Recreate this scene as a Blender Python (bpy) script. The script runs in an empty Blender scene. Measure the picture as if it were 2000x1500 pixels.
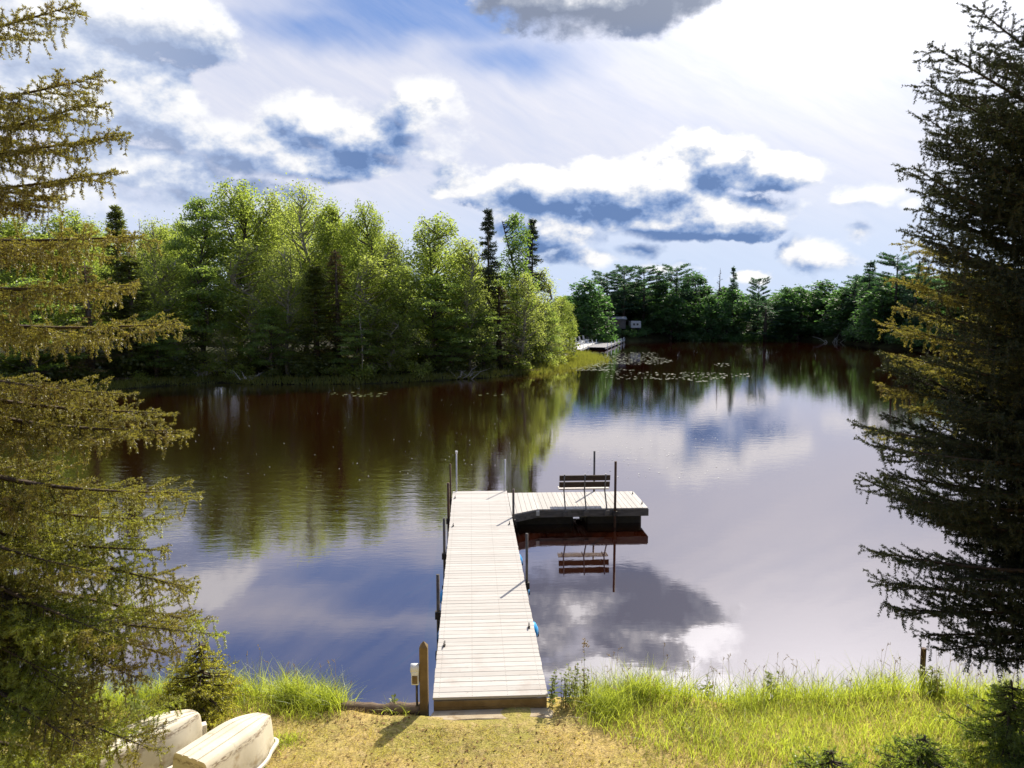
import bpy, bmesh, math, random
import numpy as np
from mathutils import Vector, Matrix
C = bpy.context
SC = C.scene
COL = SC.collection
RND = random.Random(7)
NR = np.random.default_rng(11)
PI = math.pi

# ------------------------------------------------------------------ camera
FPX, CAMH = 1450.0, 5.7
TH = math.atan(144 / FPX)
cd = bpy.data.cameras.new('camera'); cam = bpy.data.objects.new('camera', cd); COL.objects.link(cam)
cam.location = (0, 0, CAMH); cam.rotation_euler = (PI / 2 - TH, 0, 0)
cd.sensor_width = 36; cd.lens = 36 * FPX / 2000; cd.clip_end = 3000; cd.clip_start = .05
SC.camera = cam
SUN_AZ, SUN_EL = math.radians(27), math.radians(40)

def ray(px, py):
    xc = (px - 1000) / FPX; yc = (750 - py) / FPX
    return np.array((xc, math.cos(TH) + yc * math.sin(TH), -math.sin(TH) + yc * math.cos(TH)))
def P(px, py, z=None, Y=None):
    d = ray(px, py)
    t = (z - CAMH) / d[2] if z is not None else Y / d[1]
    return np.array((0, 0, CAMH)) + d * t

# ------------------------------------------------------------------ tagging helpers
def tag(o, label=None, cat=None, group=None, kind=None):
    if label: o['label'] = label
    if cat: o['category'] = cat
    if group: o['group'] = group
    if kind: o['kind'] = kind
    return o
def empty(name, loc=(0, 0, 0), rz=0.0):
    o = bpy.data.objects.new(name, None); COL.objects.link(o)
    o.location = [float(v) for v in loc]; o.rotation_euler = (0, 0, rz); o.empty_display_size = .2
    return o
def link(name, me, mat, parent=None):
    o = bpy.data.objects.new(name, me); COL.objects.link(o)
    if mat is not None and len(me.materials) == 0: me.materials.append(mat)
    if parent is not None: o.parent = parent
    return o
def npmesh(name, V, F, smooth=False):
    V = np.ascontiguousarray(V, dtype=np.float32); F = np.ascontiguousarray(F, dtype=np.int32)
    me = bpy.data.meshes.new(name); k = F.shape[1]
    me.vertices.add(len(V)); me.vertices.foreach_set('co', V.ravel())
    me.loops.add(F.size); me.loops.foreach_set('vertex_index', F.ravel())
    me.polygons.add(len(F)); me.polygons.foreach_set('loop_start', np.arange(0, F.size, k, dtype=np.int32))
    if smooth: me.polygons.foreach_set('use_smooth', np.ones(len(F), dtype=bool))
    me.update(calc_edges=True)
    return me
class MB:
    """collects boxes, tubes and lofts into one mesh"""
    def __init__(s): s.v = []; s.f = []; s.sm = []
    def add(s, vs, fs, smooth=False):
        n = len(s.v); s.v += [tuple(float(c) for c in v) for v in vs]
        for f in fs: s.f.append(tuple(i + n for i in f)); s.sm.append(smooth)
        return s
    def box(s, c, d, rz=0.0, rx=0.0, ry=0.0):
        M = Matrix.Rotation(rz, 3, 'Z') @ Matrix.Rotation(ry, 3, 'Y') @ Matrix.Rotation(rx, 3, 'X')
        vs = []
        for sx in (-.5, .5):
            for sy in (-.5, .5):
                for sz in (-.5, .5):
                    v = M @ Vector((sx * d[0], sy * d[1], sz * d[2])); vs.append((v.x + c[0], v.y + c[1], v.z + c[2]))
        return s.add(vs, [(0, 1, 3, 2), (4, 6, 7, 5), (0, 4, 5, 1), (2, 3, 7, 6), (0, 2, 6, 4), (1, 5, 7, 3)])
    def tube(s, pts, rads, n=8, cap=True):
        pts = [Vector(p) for p in pts]
        if not isinstance(rads, (list, tuple)): rads = [rads] * len(pts)
        vs, fs = [], []; a = None
        for i, p in enumerate(pts):
            t = (pts[min(i + 1, len(pts) - 1)] - pts[max(i - 1, 0)]).normalized()
            if a is None:
                a = t.orthogonal().normalized()
            else:
                a = (a - t * a.dot(t)); a = a.normalized() if a.length > 1e-5 else t.orthogonal().normalized()
            b = t.cross(a)
            for k in range(n):
                q = 2 * PI * k / n; vs.append(p + (a * math.cos(q) + b * math.sin(q)) * rads[i])
        for i in range(len(pts) - 1):
            for k in range(n):
                k2 = (k + 1) % n; fs.append((i * n + k, i * n + k2, (i + 1) * n + k2, (i + 1) * n + k))
        s.add(vs, fs, True)
        if cap:
            m = len(s.v) - len(vs)
            s.f.append(tuple(m + k for k in reversed(range(n)))); s.sm.append(False)
            s.f.append(tuple(m + (len(pts) - 1) * n + k for k in range(n))); s.sm.append(False)
        return s
    def prism(s, poly, z0, z1):
        n = len(poly); vs = [(x, y, z0) for x, y in poly] + [(x, y, z1) for x, y in poly]
        fs = [tuple(reversed(range(n))), tuple(range(n, 2 * n))] + [(i, (i + 1) % n, n + (i + 1) % n, n + i) for i in range(n)]
        return s.add(vs, fs)
    def mesh(s, name, bevel=0.0):
        me = bpy.data.meshes.new(name); me.from_pydata(s.v, [], s.f)
        me.polygons.foreach_set('use_smooth', s.sm); me.update()
        if bevel > 0:
            bm = bmesh.new(); bm.from_mesh(me)
            es = [e for e in bm.edges if len(e.link_faces) == 2 and e.calc_face_angle(0) > .6]
            bmesh.ops.bevel(bm, geom=es, offset=bevel, segments=1, affect='EDGES', clamp_overlap=True)
            bm.to_mesh(me); bm.free()
        return me
    def build(s, name, mat, parent=None, bevel=0.0): return link(name, s.mesh(name, bevel), mat, parent)

# ------------------------------------------------------------------ node helpers
class NT:
    def __init__(s, tree): s.t = tree; s.n = tree.nodes; s.l = tree.links
    def node(s, kind, **kw):
        nd = s.n.new(kind)
        for k, v in kw.items(): setattr(nd, k, v)
        return nd
    def put(s, sock, v):
        if isinstance(v, bpy.types.NodeSocket): s.l.new(v, sock)
        elif isinstance(v, (tuple, list)):
            n = len(sock.default_value); v = tuple(v)
            sock.default_value = (v + (1.0,))[:n] if len(v) < n else v[:n]
        else: sock.default_value = v
    def m(s, op, a, b=None, c=None, clamp=False):
        nd = s.node('ShaderNodeMath', operation=op, use_clamp=clamp)
        for i, v in enumerate((a, b, c)):
            if v is not None: s.put(nd.inputs[i], v)
        return nd.outputs[0]
    def v(s, op, a, b=None, c=None):
        nd = s.node('ShaderNodeVectorMath', operation=op)
        for i, v in enumerate((a, b, c)):
            if v is not None: s.put(nd.inputs[i], v)
        return nd.outputs['Value'] if op in ('LENGTH', 'DOT_PRODUCT', 'DISTANCE') else nd.outputs[0]
    def step(s, x, a, b, lo=0.0, hi=1.0, kind='SMOOTHSTEP'):
        nd = s.node('ShaderNodeMapRange', interpolation_type=kind)
        for i, v in enumerate((x, a, b, lo, hi)): s.put(nd.inputs[i], v)
        return nd.outputs[0]
    def mix(s, f, a, b, blend='MIX'):
        nd = s.node('ShaderNodeMix', data_type='RGBA', blend_type=blend)
        s.put(nd.inputs[0], f); s.put(nd.inputs[6], a); s.put(nd.inputs[7], b)
        return nd.outputs[2]
    def noise(s, vec, scale, detail=4, rough=.55, dist=0.0):
        nd = s.node('ShaderNodeTexNoise'); s.put(nd.inputs['Vector'], vec)
        nd.inputs['Scale'].default_value = scale; nd.inputs['Detail'].default_value = detail
        nd.inputs['Roughness'].default_value = rough; nd.inputs['Distortion'].default_value = dist
        return nd.outputs[0]
    def ramp(s, f, stops):
        nd = s.node('ShaderNodeValToRGB'); cr = nd.color_ramp
        while len(cr.elements) < len(stops): cr.elements.new(.5)
        for e, (p, c) in zip(cr.elements, stops): e.position = p; e.color = tuple(c) + (1,)
        s.put(nd.inputs[0], f); return nd.outputs[0]
    def sep(s, v):
        nd = s.node('ShaderNodeSeparateXYZ'); s.put(nd.inputs[0], v); return nd.outputs
    def comb(s, x, y, z):
        nd = s.node('ShaderNodeCombineXYZ')
        for i, q in enumerate((x, y, z)): s.put(nd.inputs[i], q)
        return nd.outputs[0]
def newmat(name):
    m = bpy.data.materials.new(name); m.use_nodes = True; m.node_tree.nodes.clear()
    t = NT(m.node_tree); out = t.node('ShaderNodeOutputMaterial'); return m, t, out
def opos(t): return t.node('ShaderNodeTexCoord').outputs['Object']
def wpos(t): return t.node('ShaderNodeNewGeometry').outputs['Position']

def mat_leaf(name, c1, c2, tr, trans=.45, gloss=.04, scale=.5, rnd=.35, dead=None):
    m, t, out = newmat(name)
    inf = t.node('ShaderNodeObjectInfo')
    n = t.noise(opos(t), scale, 3)
    f = t.m('ADD', t.step(n, .3, .7), t.m('MULTIPLY', t.m('SUBTRACT', inf.outputs['Random'], .5), rnd * 2), clamp=True)
    col = t.mix(f, c1, c2)
    if dead is not None:
        col = t.mix(t.step(t.noise(opos(t), scale * 2.7, 3), .5, .68), col, dead)
    d = t.node('ShaderNodeBsdfDiffuse'); t.put(d.inputs[0], col)
    tl = t.node('ShaderNodeBsdfTranslucent'); t.put(tl.inputs[0], t.mix(f, tr, tuple(x * 1.25 for x in tr)) if dead is None else t.mix(.5, col, tr))
    mx = t.node('ShaderNodeMixShader'); mx.inputs[0].default_value = trans
    t.l.new(d.outputs[0], mx.inputs[1]); t.l.new(tl.outputs[0], mx.inputs[2])
    g = t.node('ShaderNodeBsdfGlossy'); g.inputs['Roughness'].default_value = .45
    mg = t.node('ShaderNodeMixShader'); mg.inputs[0].default_value = gloss
    t.l.new(mx.outputs[0], mg.inputs[1]); t.l.new(g.outputs[0], mg.inputs[2])
    t.l.new(mg.outputs[0], out.inputs[0]); return m
def greener_low(m, z0, z1, col, tr):
    t = NT(m.node_tree); z = t.sep(opos(t))[2]; f = t.m('MULTIPLY', t.step(z, z1, z0, 0.0, 1.0), t.step(t.noise(opos(t), .8, 3), .40, .58))
    for nd in [n for n in m.node_tree.nodes if n.type in ('BSDF_DIFFUSE', 'BSDF_TRANSLUCENT')]:
        src = nd.inputs[0].links[0].from_socket; t.put(nd.inputs[0], t.mix(f, src, col if nd.type == 'BSDF_DIFFUSE' else tr))
def mat_rough(name, c1, c2, scale=6.0, rough=.8, bump=.2, stretch=(1, 1, 1), detail=6, spec=.3, metal=0.0, spots=None):
    m, t, out = newmat(name)
    v = t.v('MULTIPLY', opos(t), stretch)
    n = t.noise(v, scale, detail, .6)
    col = t.mix(t.step(n, .3, .7), c1, c2)
    if spots: col = t.mix(t.m('MULTIPLY', t.step(t.noise(opos(t), spots[1], 4), .55, .7), spots[2]), col, spots[0])
    b = t.node('ShaderNodeBsdfPrincipled'); t.put(b.inputs['Base Color'], col)
    b.inputs['Roughness'].default_value = rough; b.inputs['Metallic'].default_value = metal
    b.inputs['Specular IOR Level'].default_value = spec
    if bump:
        bp = t.node('ShaderNodeBump'); bp.inputs['Strength'].default_value = bump; bp.inputs['Distance'].default_value = .02
        t.put(bp.inputs['Height'], t.noise(v, scale * 3, 5, .65)); t.l.new(bp.outputs[0], b.inputs['Normal'])
    t.l.new(b.outputs[0], out.inputs[0]); return m

# ------------------------------------------------------------------ sky (world)
def build_world():
    w = bpy.data.worlds.new('World'); SC.world = w; w.use_nodes = True
    w.node_tree.nodes.clear(); t = NT(w.node_tree)
    out = t.node('ShaderNodeOutputWorld'); bg = t.node('ShaderNodeBackground')
    sky = t.node('ShaderNodeTexSky', sky_type='NISHITA', sun_disc=False, sun_elevation=SUN_EL, sun_rotation=SUN_AZ,
                 air_density=1.0, dust_density=.6, ozone_density=1.6)
    d = t.node('ShaderNodeTexCoord').outputs['Generated']
    d = t.v('NORMALIZE', d)
    x, y, z = t.sep(d)
    az = t.m('ARCTAN2', x, y); el = t.m('ARCSINE', z)
    p = t.comb(az, el, 0.0)
    def ae(px, py):
        r = ray(px, py); r = r / np.linalg.norm(r); return math.atan2(r[0], r[1]), math.asin(r[2])
    # domain warp for the cloud outlines
    nA = t.node('ShaderNodeTexNoise'); t.put(nA.inputs['Vector'], d); nA.inputs['Scale'].default_value = 9; nA.inputs['Detail'].default_value = 5
    warp = t.v('MULTIPLY', t.v('SUBTRACT', nA.outputs['Color'], (.5, .5, .5)), (.11, .05, 0))
    pw = t.v('ADD', p, warp)
    def field(pp, blobs):
        acc = None
        for (px, py, rx, ry, wt) in blobs:
            a, e = ae(px, py); a1, _ = ae(px + rx, py); _, e1 = ae(px, py - ry)
            ix, iy = 1 / abs(a1 - a), 1 / abs(e1 - e)
            q = t.v('MULTIPLY_ADD', pp, (ix, iy, 0), (-a * ix, -e * iy, 0))
            g = t.m('MULTIPLY_ADD', t.v('LENGTH', q), -wt, wt)
            acc = g if acc is None else t.m('SMOOTH_MAX', acc, g, .12)
        return acc
    dark = CLOUDS
    D = field(pw, dark)
    up = t.v('ADD', pw, (.012, .030, 0))
    Du = field(up, dark)
    nv = t.v('MULTIPLY', d, (1, 1, 1.5))
    f1 = t.noise(nv, 13, 9, .62)
    f2 = t.noise(t.v('ADD', nv, (.006, .004, .022)), 13, 5, .6)
    fine = t.m('MULTIPLY', t.m('SUBTRACT', f1, .5), 1.9)
    Dn = t.m('ADD', D, fine)
    alpha = None
    g1 = t.noise(nv, 5.5, 4, .55); g2 = t.noise(t.v('ADD', nv, (.014, .01, .05)), 5.5, 4, .55)
    lightv = t.m('ADD', t.m('MULTIPLY', t.m('SUBTRACT', D, Du), 1.5), t.m('MULTIPLY', t.m('SUBTRACT', f1, f2), 4.4))
    alpha = t.step(Dn, -.08, t.m('MULTIPLY_ADD', t.step(g1, .35, .65), .50, .16))
    lightv = t.m('ADD', lightv, t.m('MULTIPLY', t.m('SUBTRACT', g1, g2), 2.0))
    shade = t.m('SUBTRACT', t.m('MULTIPLY_ADD', Dn, .62, .26), t.m('MULTIPLY', lightv, .72))
    shade = t.m('ADD', shade, t.m('MULTIPLY', t.m('SUBTRACT', t.noise(nv, 3.4, 3, .5), .5), .35))
    # how near the sun: clouds glow there
    sd = (math.sin(SUN_AZ) * math.cos(SUN_EL), math.cos(SUN_AZ) * math.cos(SUN_EL), math.sin(SUN_EL))
    cs = t.m('MAXIMUM', t.v('DOT_PRODUCT', d, sd), 0.0)
    glow = t.m('POWER', cs, 26.0)
    ccol = t.ramp(shade, [(0.0, (1.04, 1.04, 1.04)), (.20, (.90, .91, .95)), (.38, (.68, .74, .87)), (.58, (.43, .53, .75)), (.84, (.23, .35, .62)), (1.0, (.15, .25, .49))])
    hi = t.step(el, .29, .36, 0.0, .8)
    ccol = t.mix(hi, ccol, t.ramp(shade, [(0.0, (1.2, 1.2, 1.2)), (.25, (.85, .86, .9)), (.6, (.42, .45, .52)), (1.0, (.27, .30, .38))]))
    left = t.step(az, -.62, -.15, .42, 0.0)
    ccol = t.mix(left, ccol, (.92, .95, 1.02))
    # clear blue behind, with a streaked high veil
    ca, sa = math.cos(math.radians(28)), math.sin(math.radians(28))
    st = t.comb(t.m('ADD', t.m('MULTIPLY', az, ca), t.m('MULTIPLY', el, -sa)), t.m('ADD', t.m('MULTIPLY', az, sa), t.m('MULTIPLY', el, ca)), 0.0)
    st = t.v('ADD', st, t.v('MULTIPLY', warp, (.5, .5, 0)))
    s1 = t.noise(t.v('MULTIPLY', st, (2.2, 9, 1)), 1.6, 7, .6)
    s2 = t.noise(t.v('MULTIPLY', st, (5, 34, 1)), 1.6, 6, .65)
    holes = field(t.v('ADD', p, t.v('MULTIPLY', warp, (1.2, 1.2, 0))), HOLES)
    veil = t.m('ADD', t.m('ADD', .86, t.m('MULTIPLY', t.m('SUBTRACT', s1, .5), .55)), t.m('MULTIPLY', t.m('SUBTRACT', s2, .5), .45))
    veil = t.m('SUBTRACT', veil, t.m('MULTIPLY', t.step(holes, 0.0, .8), .8))
    veil = t.m('ADD', veil, t.m('MULTIPLY', glow, .6))
    front = t.step(y, -.1, .45)
    veil = t.m('MULTIPLY', veil, t.m('MULTIPLY_ADD', front, .72, .28), clamp=True)
    lowel = t.step(el, .02, .20)
    veilc = t.mix(lowel, (.66, .78, 1.0), (.83, .84, .94))
    veilc = t.mix(t.m('MULTIPLY', glow, 1.0, clamp=True), veilc, (4.2, 4.15, 4.1))
    veilc = t.mix(front, (.78, .80, .86), veilc)  # veil behind the camera brightened as fill for camera-facing sides
    blue = t.v('MULTIPLY', sky.outputs[0], (.10, .10, .10))
    blue = t.mix(.55, blue, (.17, .33, .82))
    base = t.mix(veil, blue, veilc)
    alphaf = t.m('MULTIPLY', alpha, front)
    ccol = t.mix(t.m('MULTIPLY', glow, .38), ccol, (1.7, 1.7, 1.7))
    rim = t.m('MULTIPLY', t.step(shade, .30, .05), t.m('MULTIPLY', glow, 5.0))
    ccol = t.v('ADD', ccol, t.comb(rim, rim, rim))
    fin = t.mix(alphaf, base, ccol)
    t.put(bg.inputs[0], fin); bg.inputs[1].default_value = .66
    t.l.new(bg.outputs[0], out.inputs[0])
    w.cycles.sampling_method = 'MANUAL'; w.cycles.sample_map_resolution = 512
    sl = bpy.data.lights.new('sun', 'SUN'); so = bpy.data.objects.new('sun', sl); COL.objects.link(so)
    sl.energy = 5.0; sl.angle = math.radians(.55); sl.color = (1.0, .93, .80)
    so.rotation_euler = Vector(sd).to_track_quat('Z', 'Y').to_euler(); so.location = (20, 40, 60)
CLOUDS = [(250, 30, 190, 80, 1.0), (385, 60, 90, 95, .9), (90, 60, 150, 90, .7), (200, 190, 210, 85, 1.0), (350, 215, 100, 85, .9),
          (590, 235, 130, 62, 1.15), (470, 285, 190, 65, 1.1), (700, 275, 190, 65, 1.2), (815, 215, 75, 75, .9), (620, 325, 290, 42, 1.3),
          (300, 320, 230, 50, .9), (120, 370, 220, 50, .7), (420, 380, 170, 40, .7),
          (1080, 372, 150, 52, 1.3), (1250, 365, 190, 75, 1.55), (1390, 300, 120, 60, 1.1), (1510, 335, 130, 45, 1.1), (1320, 415, 250, 46, 1.7),
          (1390, 447, 130, 22, 1.2), (1060, 450, 130, 46, 1.3), (1020, 405, 110, 30, .9), (940, 368, 100, 25, .7), (1140, 508, 90, 22, .8), (1250, 488, 45, 16, .6),
          (1705, 380, 85, 34, 1.0), (1775, 395, 50, 25, .7), (1590, 500, 85, 40, .9), (1680, 455, 55, 22, .6), (1460, 535, 42, 22, .6), (1300, 522, 60, 12, .5),
          (1180, -20, 290, 100, 1.5), (1290, -75, 210, 115, 1.4), (1060, -70, 150, 90, 1.0), (1230, -190, 250, 80, 1.1)]
HOLES = [(830, 20, 420, 110, 1.1), (640, 60, 260, 80, .9), (1000, 110, 260, 70, .8), (520, -200, 700, 190, 1.3), (980, -230, 420, 120, .9), (0, 20, 60, 300, .3)]
build_world()

# ------------------------------------------------------------------ terrain and water
LAKE = [(-60, 10.3), (-60, 30), (-36, 42), (-30.5, 50), (-27, 55.5), (-23.5, 58.5), (-20, 57.2), (-17.2, 57), (-12, 57.4), (-7, 59.5), (-2.2, 62.6), (1.9, 67.8),
        (5.4, 75), (8.3, 84), (9.0, 90), (7.4, 98), (6.8, 106), (9, 118), (14, 129), (20.3, 134), (30, 142), (40, 147), (49, 148), (55, 142), (59, 134), (57.5, 120), (57.5, 105),
        (62, 85), (66, 60), (62, 30), (60, 10.3)]
def bank_y(x):
    return 10.22 + .10 * np.sin(1.3 * x + .6) + .06 * np.sin(3.7 * x) - .50 * np.exp(-((x + .9) / 1.3) ** 2)
def lake_dist(X, Y):
    """signed distance to the far lake shore: negative on the water"""
    n = len(LAKE); ins = np.zeros(X.shape, bool); dm = np.full(X.shape, 1e9)
    for i in range(n):
        x1, y1 = LAKE[i]; x2, y2 = LAKE[(i + 1) % n]
        c = ((y1 > Y) != (y2 > Y)) & (X < (x2 - x1) * (Y - y1) / ((y2 - y1) if y2 != y1 else 1e-9) + x1)
        ins ^= c
        if i == n - 1: continue
        L2 = (x2 - x1) ** 2 + (y2 - y1) ** 2
        tt = np.clip(((X - x1) * (x2 - x1) + (Y - y1) * (y2 - y1)) / L2, 0, 1)
        dm = np.minimum(dm, np.hypot(X - x1 - tt * (x2 - x1), Y - y1 - tt * (y2 - y1)))
    return np.where(ins, -dm, dm)
def gheight(X, Y):
    X = np.asarray(X, float); Y = np.asarray(Y, float)
    b = bank_y(X); db = b - Y                       # >0 on the near bank
    near = np.where(db > 0, .02 + .31 * np.clip(db / .35, 0, 1) ** .7, -1.2 * np.clip(-db / 2.5, 0, 1) ** .8)
    near = near + np.where(Y < 8.1, .44 * (8.1 - Y) * np.clip((8.1 - Y) / 1.2, 0, 1), 0) * (Y > -15) + np.where(Y <= -15, .44 * 23.1, 0)
    near = near + np.where(db > .3, .03 * np.sin(2.1 * X) * np.sin(1.7 * Y) + .02 * np.sin(5.3 * X + 1) * np.sin(4.1 * Y), 0)
    dl = lake_dist(X, np.maximum(Y, 10.4))
    far = np.where(dl > 0, .05 + np.minimum(.25 + .05 * np.minimum(dl, 20), .55 * dl), np.maximum(-1.5, .35 * dl))
    far = np.where(Y > 110, far + np.where(dl > 0, np.minimum(.5 * dl, 2.4), 0), far)
    k = np.clip((Y - 13) / 6, 0, 1)
    return near * (1 - k) + far * k
def gz(x, y): return float(gheight(np.array([x]), np.array([y]))[0])

def mat_ground():
    m, t, out = newmat('ground_soil'); p = wpos(t)
    n1 = t.noise(p, 1.1, 6, .6); n2 = t.noise(p, 9, 6, .7); n3 = t.noise(p, 40, 3, .6)
    c = t.mix(t.step(n1, .38, .62), (.48, .35, .125), (.32, .28, .07))
    c = t.mix(t.step(n2, .45, .7), c, (.48, .36, .16))
    c = t.mix(t.m('MULTIPLY', t.step(n3, .5, .65), .6), c, (.07, .045, .02))
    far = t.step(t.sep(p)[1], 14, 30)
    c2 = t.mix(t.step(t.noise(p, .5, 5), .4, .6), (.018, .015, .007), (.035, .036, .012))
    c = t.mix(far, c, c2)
    b = t.node('ShaderNodeBsdfPrincipled'); t.put(b.inputs['Base Color'], c); b.inputs['Roughness'].default_value = .95; b.inputs['Specular IOR Level'].default_value = .1
    bp = t.node('ShaderNodeBump'); bp.inputs['Strength'].default_value = .7; bp.inputs['Distance'].default_value = .03
    t.put(bp.inputs['Height'], n2); t.l.new(bp.outputs[0], b.inputs['Normal'])
    t.l.new(b.outputs[0], out.inputs[0]); return m
def mat_water():
    m, t, out = newmat('lake_water'); p = wpos(t)
    q = t.v('MULTIPLY', p, (1, 1.0, 1)); x, y, z = t.sep(p)
    r1 = t.noise(t.v('MULTIPLY', p, (.75, 1.5, 1)), 1.5, 3, .5)
    r2 = t.noise(t.v('MULTIPLY', p, (.6, 1.6, 1)), 5.5, 3, .55)
    big = t.noise(t.v('MULTIPLY', p, (1, .6, 1)), .085, 3, .5)
    # a breeze ruffles the left half of the lake; the lee of the bank and the right side lie calm
    lef = t.step(t.m('ADD', x, t.m('MULTIPLY', t.m('SUBTRACT', big, .5), 22)), 3.0, -7.0)
    nearf = t.m('MULTIPLY', t.step(y, 15, 23), t.step(y, 85, 50))
    amp = t.m('MULTIPLY', lef, nearf)
    amp = t.m('ADD', t.m('MULTIPLY', amp, .42), t.m('MULTIPLY', t.step(y, 13, 24), .11))
    amp = t.m('ADD', amp, .025)
    h = t.m('ADD', t.m('MULTIPLY', r1, .55), t.m('MULTIPLY', r2, .30))
    bp = t.node('ShaderNodeBump'); bp.inputs['Distance'].default_value = .055
    t.put(bp.inputs['Strength'], t.m('MULTIPLY', amp, .5)); t.put(bp.inputs['Height'], h)
    fr = t.node('ShaderNodeFresnel'); fr.inputs[0].default_value = 2.3; t.l.new(bp.outputs[0], fr.inputs[1])
    fac = t.m('POWER', fr.outputs[0], .60)
    g = t.node('ShaderNodeBsdfGlossy'); g.inputs['Roughness'].default_value = .005; t.put(g.inputs[0], (.97, .93, .965)); t.l.new(bp.outputs[0], g.inputs['Normal'])
    d = t.node('ShaderNodeBsdfDiffuse'); t.put(d.inputs[0], t.mix(t.step(big, .4, .6), (.013, .0026, .0008), (.018, .0038, .0012)))
    mx = t.node('ShaderNodeMixShader'); t.put(mx.inputs[0], fac); t.l.new(d.outputs[0], mx.inputs[1]); t.l.new(g.outputs[0], mx.inputs[2])
    t.l.new(mx.outputs[0], out.inputs[0]); return m
def build_ground():
    n = 320; s = np.linspace(-1, 1, n); a, b = 1.09, 7.0
    gx = a * np.sinh(b * s); gy = 9.6 + a * np.sinh(b * s)
    X, Y = np.meshgrid(gx, gy, indexing='xy'); Z = gheight(X, Y)
    V = np.stack([X, Y, Z], -1).reshape(-1, 3)
    i = np.arange(n * n).reshape(n, n)
    F = np.stack([i[:-1, :-1], i[:-1, 1:], i[1:, 1:], i[1:, :-1]], -1).reshape(-1, 4)
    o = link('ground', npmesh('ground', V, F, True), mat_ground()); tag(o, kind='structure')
    me = bpy.data.meshes.new('lake_water'); me.from_pydata([(-70, 9, 0), (75, 9, 0), (75, 152, 0), (-70, 152, 0)], [], [(0, 1, 2, 3)])
    o = link('lake_water', me, mat_water()); tag(o, kind='structure')
build_ground()

# ------------------------------------------------------------------ foliage geometry
def unit(v): return v / np.maximum(np.linalg.norm(v, axis=-1, keepdims=True), 1e-9)
def leaf_quads(cen, size, rng, upbias=.6, aspect=.55):
    n = len(cen); nrm = unit(rng.normal(size=(n, 3)) + np.array((0, 0, upbias)))
    a = unit(np.cross(nrm, rng.normal(size=(n, 3)))); b = np.cross(nrm, a)
    s = size * rng.uniform(.65, 1.35, (n, 1))
    V = np.stack([cen - a * s, cen - b * s * aspect, cen + a * s, cen + b * s * aspect], 1).reshape(-1, 3)
    return V, np.arange(4 * n).reshape(n, 4)
def needles(A, B, rng, per_m, ln, wd, spread=.8):
    A = np.asarray(A, float); B = np.asarray(B, float)
    L = np.linalg.norm(B - A, axis=1); cnt = rng.poisson(L * per_m) + 1
    idx = np.repeat(np.arange(len(A)), cnt); n = len(idx)
    tt = rng.random((n, 1)); d = unit(B - A)[idx]
    base = A[idx] + (B - A)[idx] * tt
    perp = unit(np.cross(d, rng.normal(size=(n, 3))))
    nd = unit(d * (1 - spread * .45) + perp * spread)
    side = unit(np.cross(nd, rng.normal(size=(n, 3)))) * (wd * .5)
    tip = base + nd * (ln * rng.uniform(.7, 1.25, (n, 1)))
    mid = base + nd * ln * .4
    V = np.stack([base, mid + side, tip, mid - side], 1).reshape(-1, 3)
    return V, np.arange(4 * n).reshape(n, 4)
def twig_prisms(A, B, r0, r1):
    A = np.asarray(A, float); B = np.asarray(B, float); n = len(A)
    d = unit(B - A); a = unit(np.cross(d, np.array((.31, .17, .93)))); b = np.cross(d, a)
    r0 = np.broadcast_to(np.asarray(r0, float).reshape(-1, 1), (n, 1)); r1 = np.broadcast_to(np.asarray(r1, float).reshape(-1, 1), (n, 1))
    vs = []
    for (p, r) in ((A, r0), (B, r1)):
        for k in range(3):
            q = 2 * PI * k / 3; vs.append(p + (a * math.cos(q) + b * math.sin(q)) * r)
    V = np.stack(vs, 1).reshape(-1, 3); o = (np.arange(n) * 6)[:, None]
    F = np.concatenate([o + np.array((k, (k + 1) % 3, 3 + (k + 1) % 3, 3 + k)) for k in range(3)], 0)
    return V, F
def cat(parts):
    Vs, Fs, o = [], [], 0
    for V, F in parts:
        Vs.append(V); Fs.append(F + o); o += len(V)
    return np.concatenate(Vs), np.concatenate(Fs)

M = {}
M['bark'] = mat_rough('bark', (.05, .038, .028), (.11, .088, .068), 5, .9, .5, (3, 3, .6))
M['bark_pale'] = mat_rough('pale_bark', (.22, .20, .16), (.34, .31, .26), 4, .85, .3, (2, 2, .8), spots=((.06, .05, .04), 7, .8))
M['bark_twig'] = mat_rough('twig_bark', (.035, .024, .018), (.085, .06, .042), 9, .9, 0)
M['dead_wood'] = mat_rough('dead_wood', (.26, .23, .19), (.42, .39, .34), 5, .85, .3, (3, 3, .5))
M['leaf_maple'] = mat_leaf('maple_leaves', (.080, .110, .014), (.135, .150, .018), (.42, .52, .075), .58)
M['leaf_birch'] = mat_leaf('birch_leaves', (.095, .125, .020), (.150, .160, .024), (.48, .56, .10), .60)
M['leaf_ash'] = mat_leaf('ash_leaves', (.060, .105, .020), (.105, .140, .026), (.34, .46, .07), .58)
M['leaf_aspen'] = mat_leaf('aspen_leaves', (.050, .095, .020), (.085, .120, .024), (.26, .40, .05), .55)
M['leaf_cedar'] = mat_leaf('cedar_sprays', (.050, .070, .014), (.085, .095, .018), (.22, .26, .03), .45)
M['needle_dark'] = mat_leaf('dark_needles', (.020, .036, .016), (.040, .052, .020), (.05, .08, .02), .25)
M['needle_brown'] = mat_leaf('brown_needles', (.085, .060, .022), (.12, .085, .032), (.20, .13, .035), .35)
M['needle_far'] = mat_leaf('pine_needles', (.022, .058, .032), (.045, .084, .040), (.08, .18, .06), .40)
M['leaf_far'] = mat_leaf('far_leaves', (.034, .080, .028), (.062, .104, .030), (.14, .30, .06), .48)
M['needle_left'] = mat_leaf('spruce_needles', (.150, .142, .028), (.225, .196, .036), (.50, .45, .055), .45, .05, 1.1, dead=(.20, .14, .045))
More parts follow.
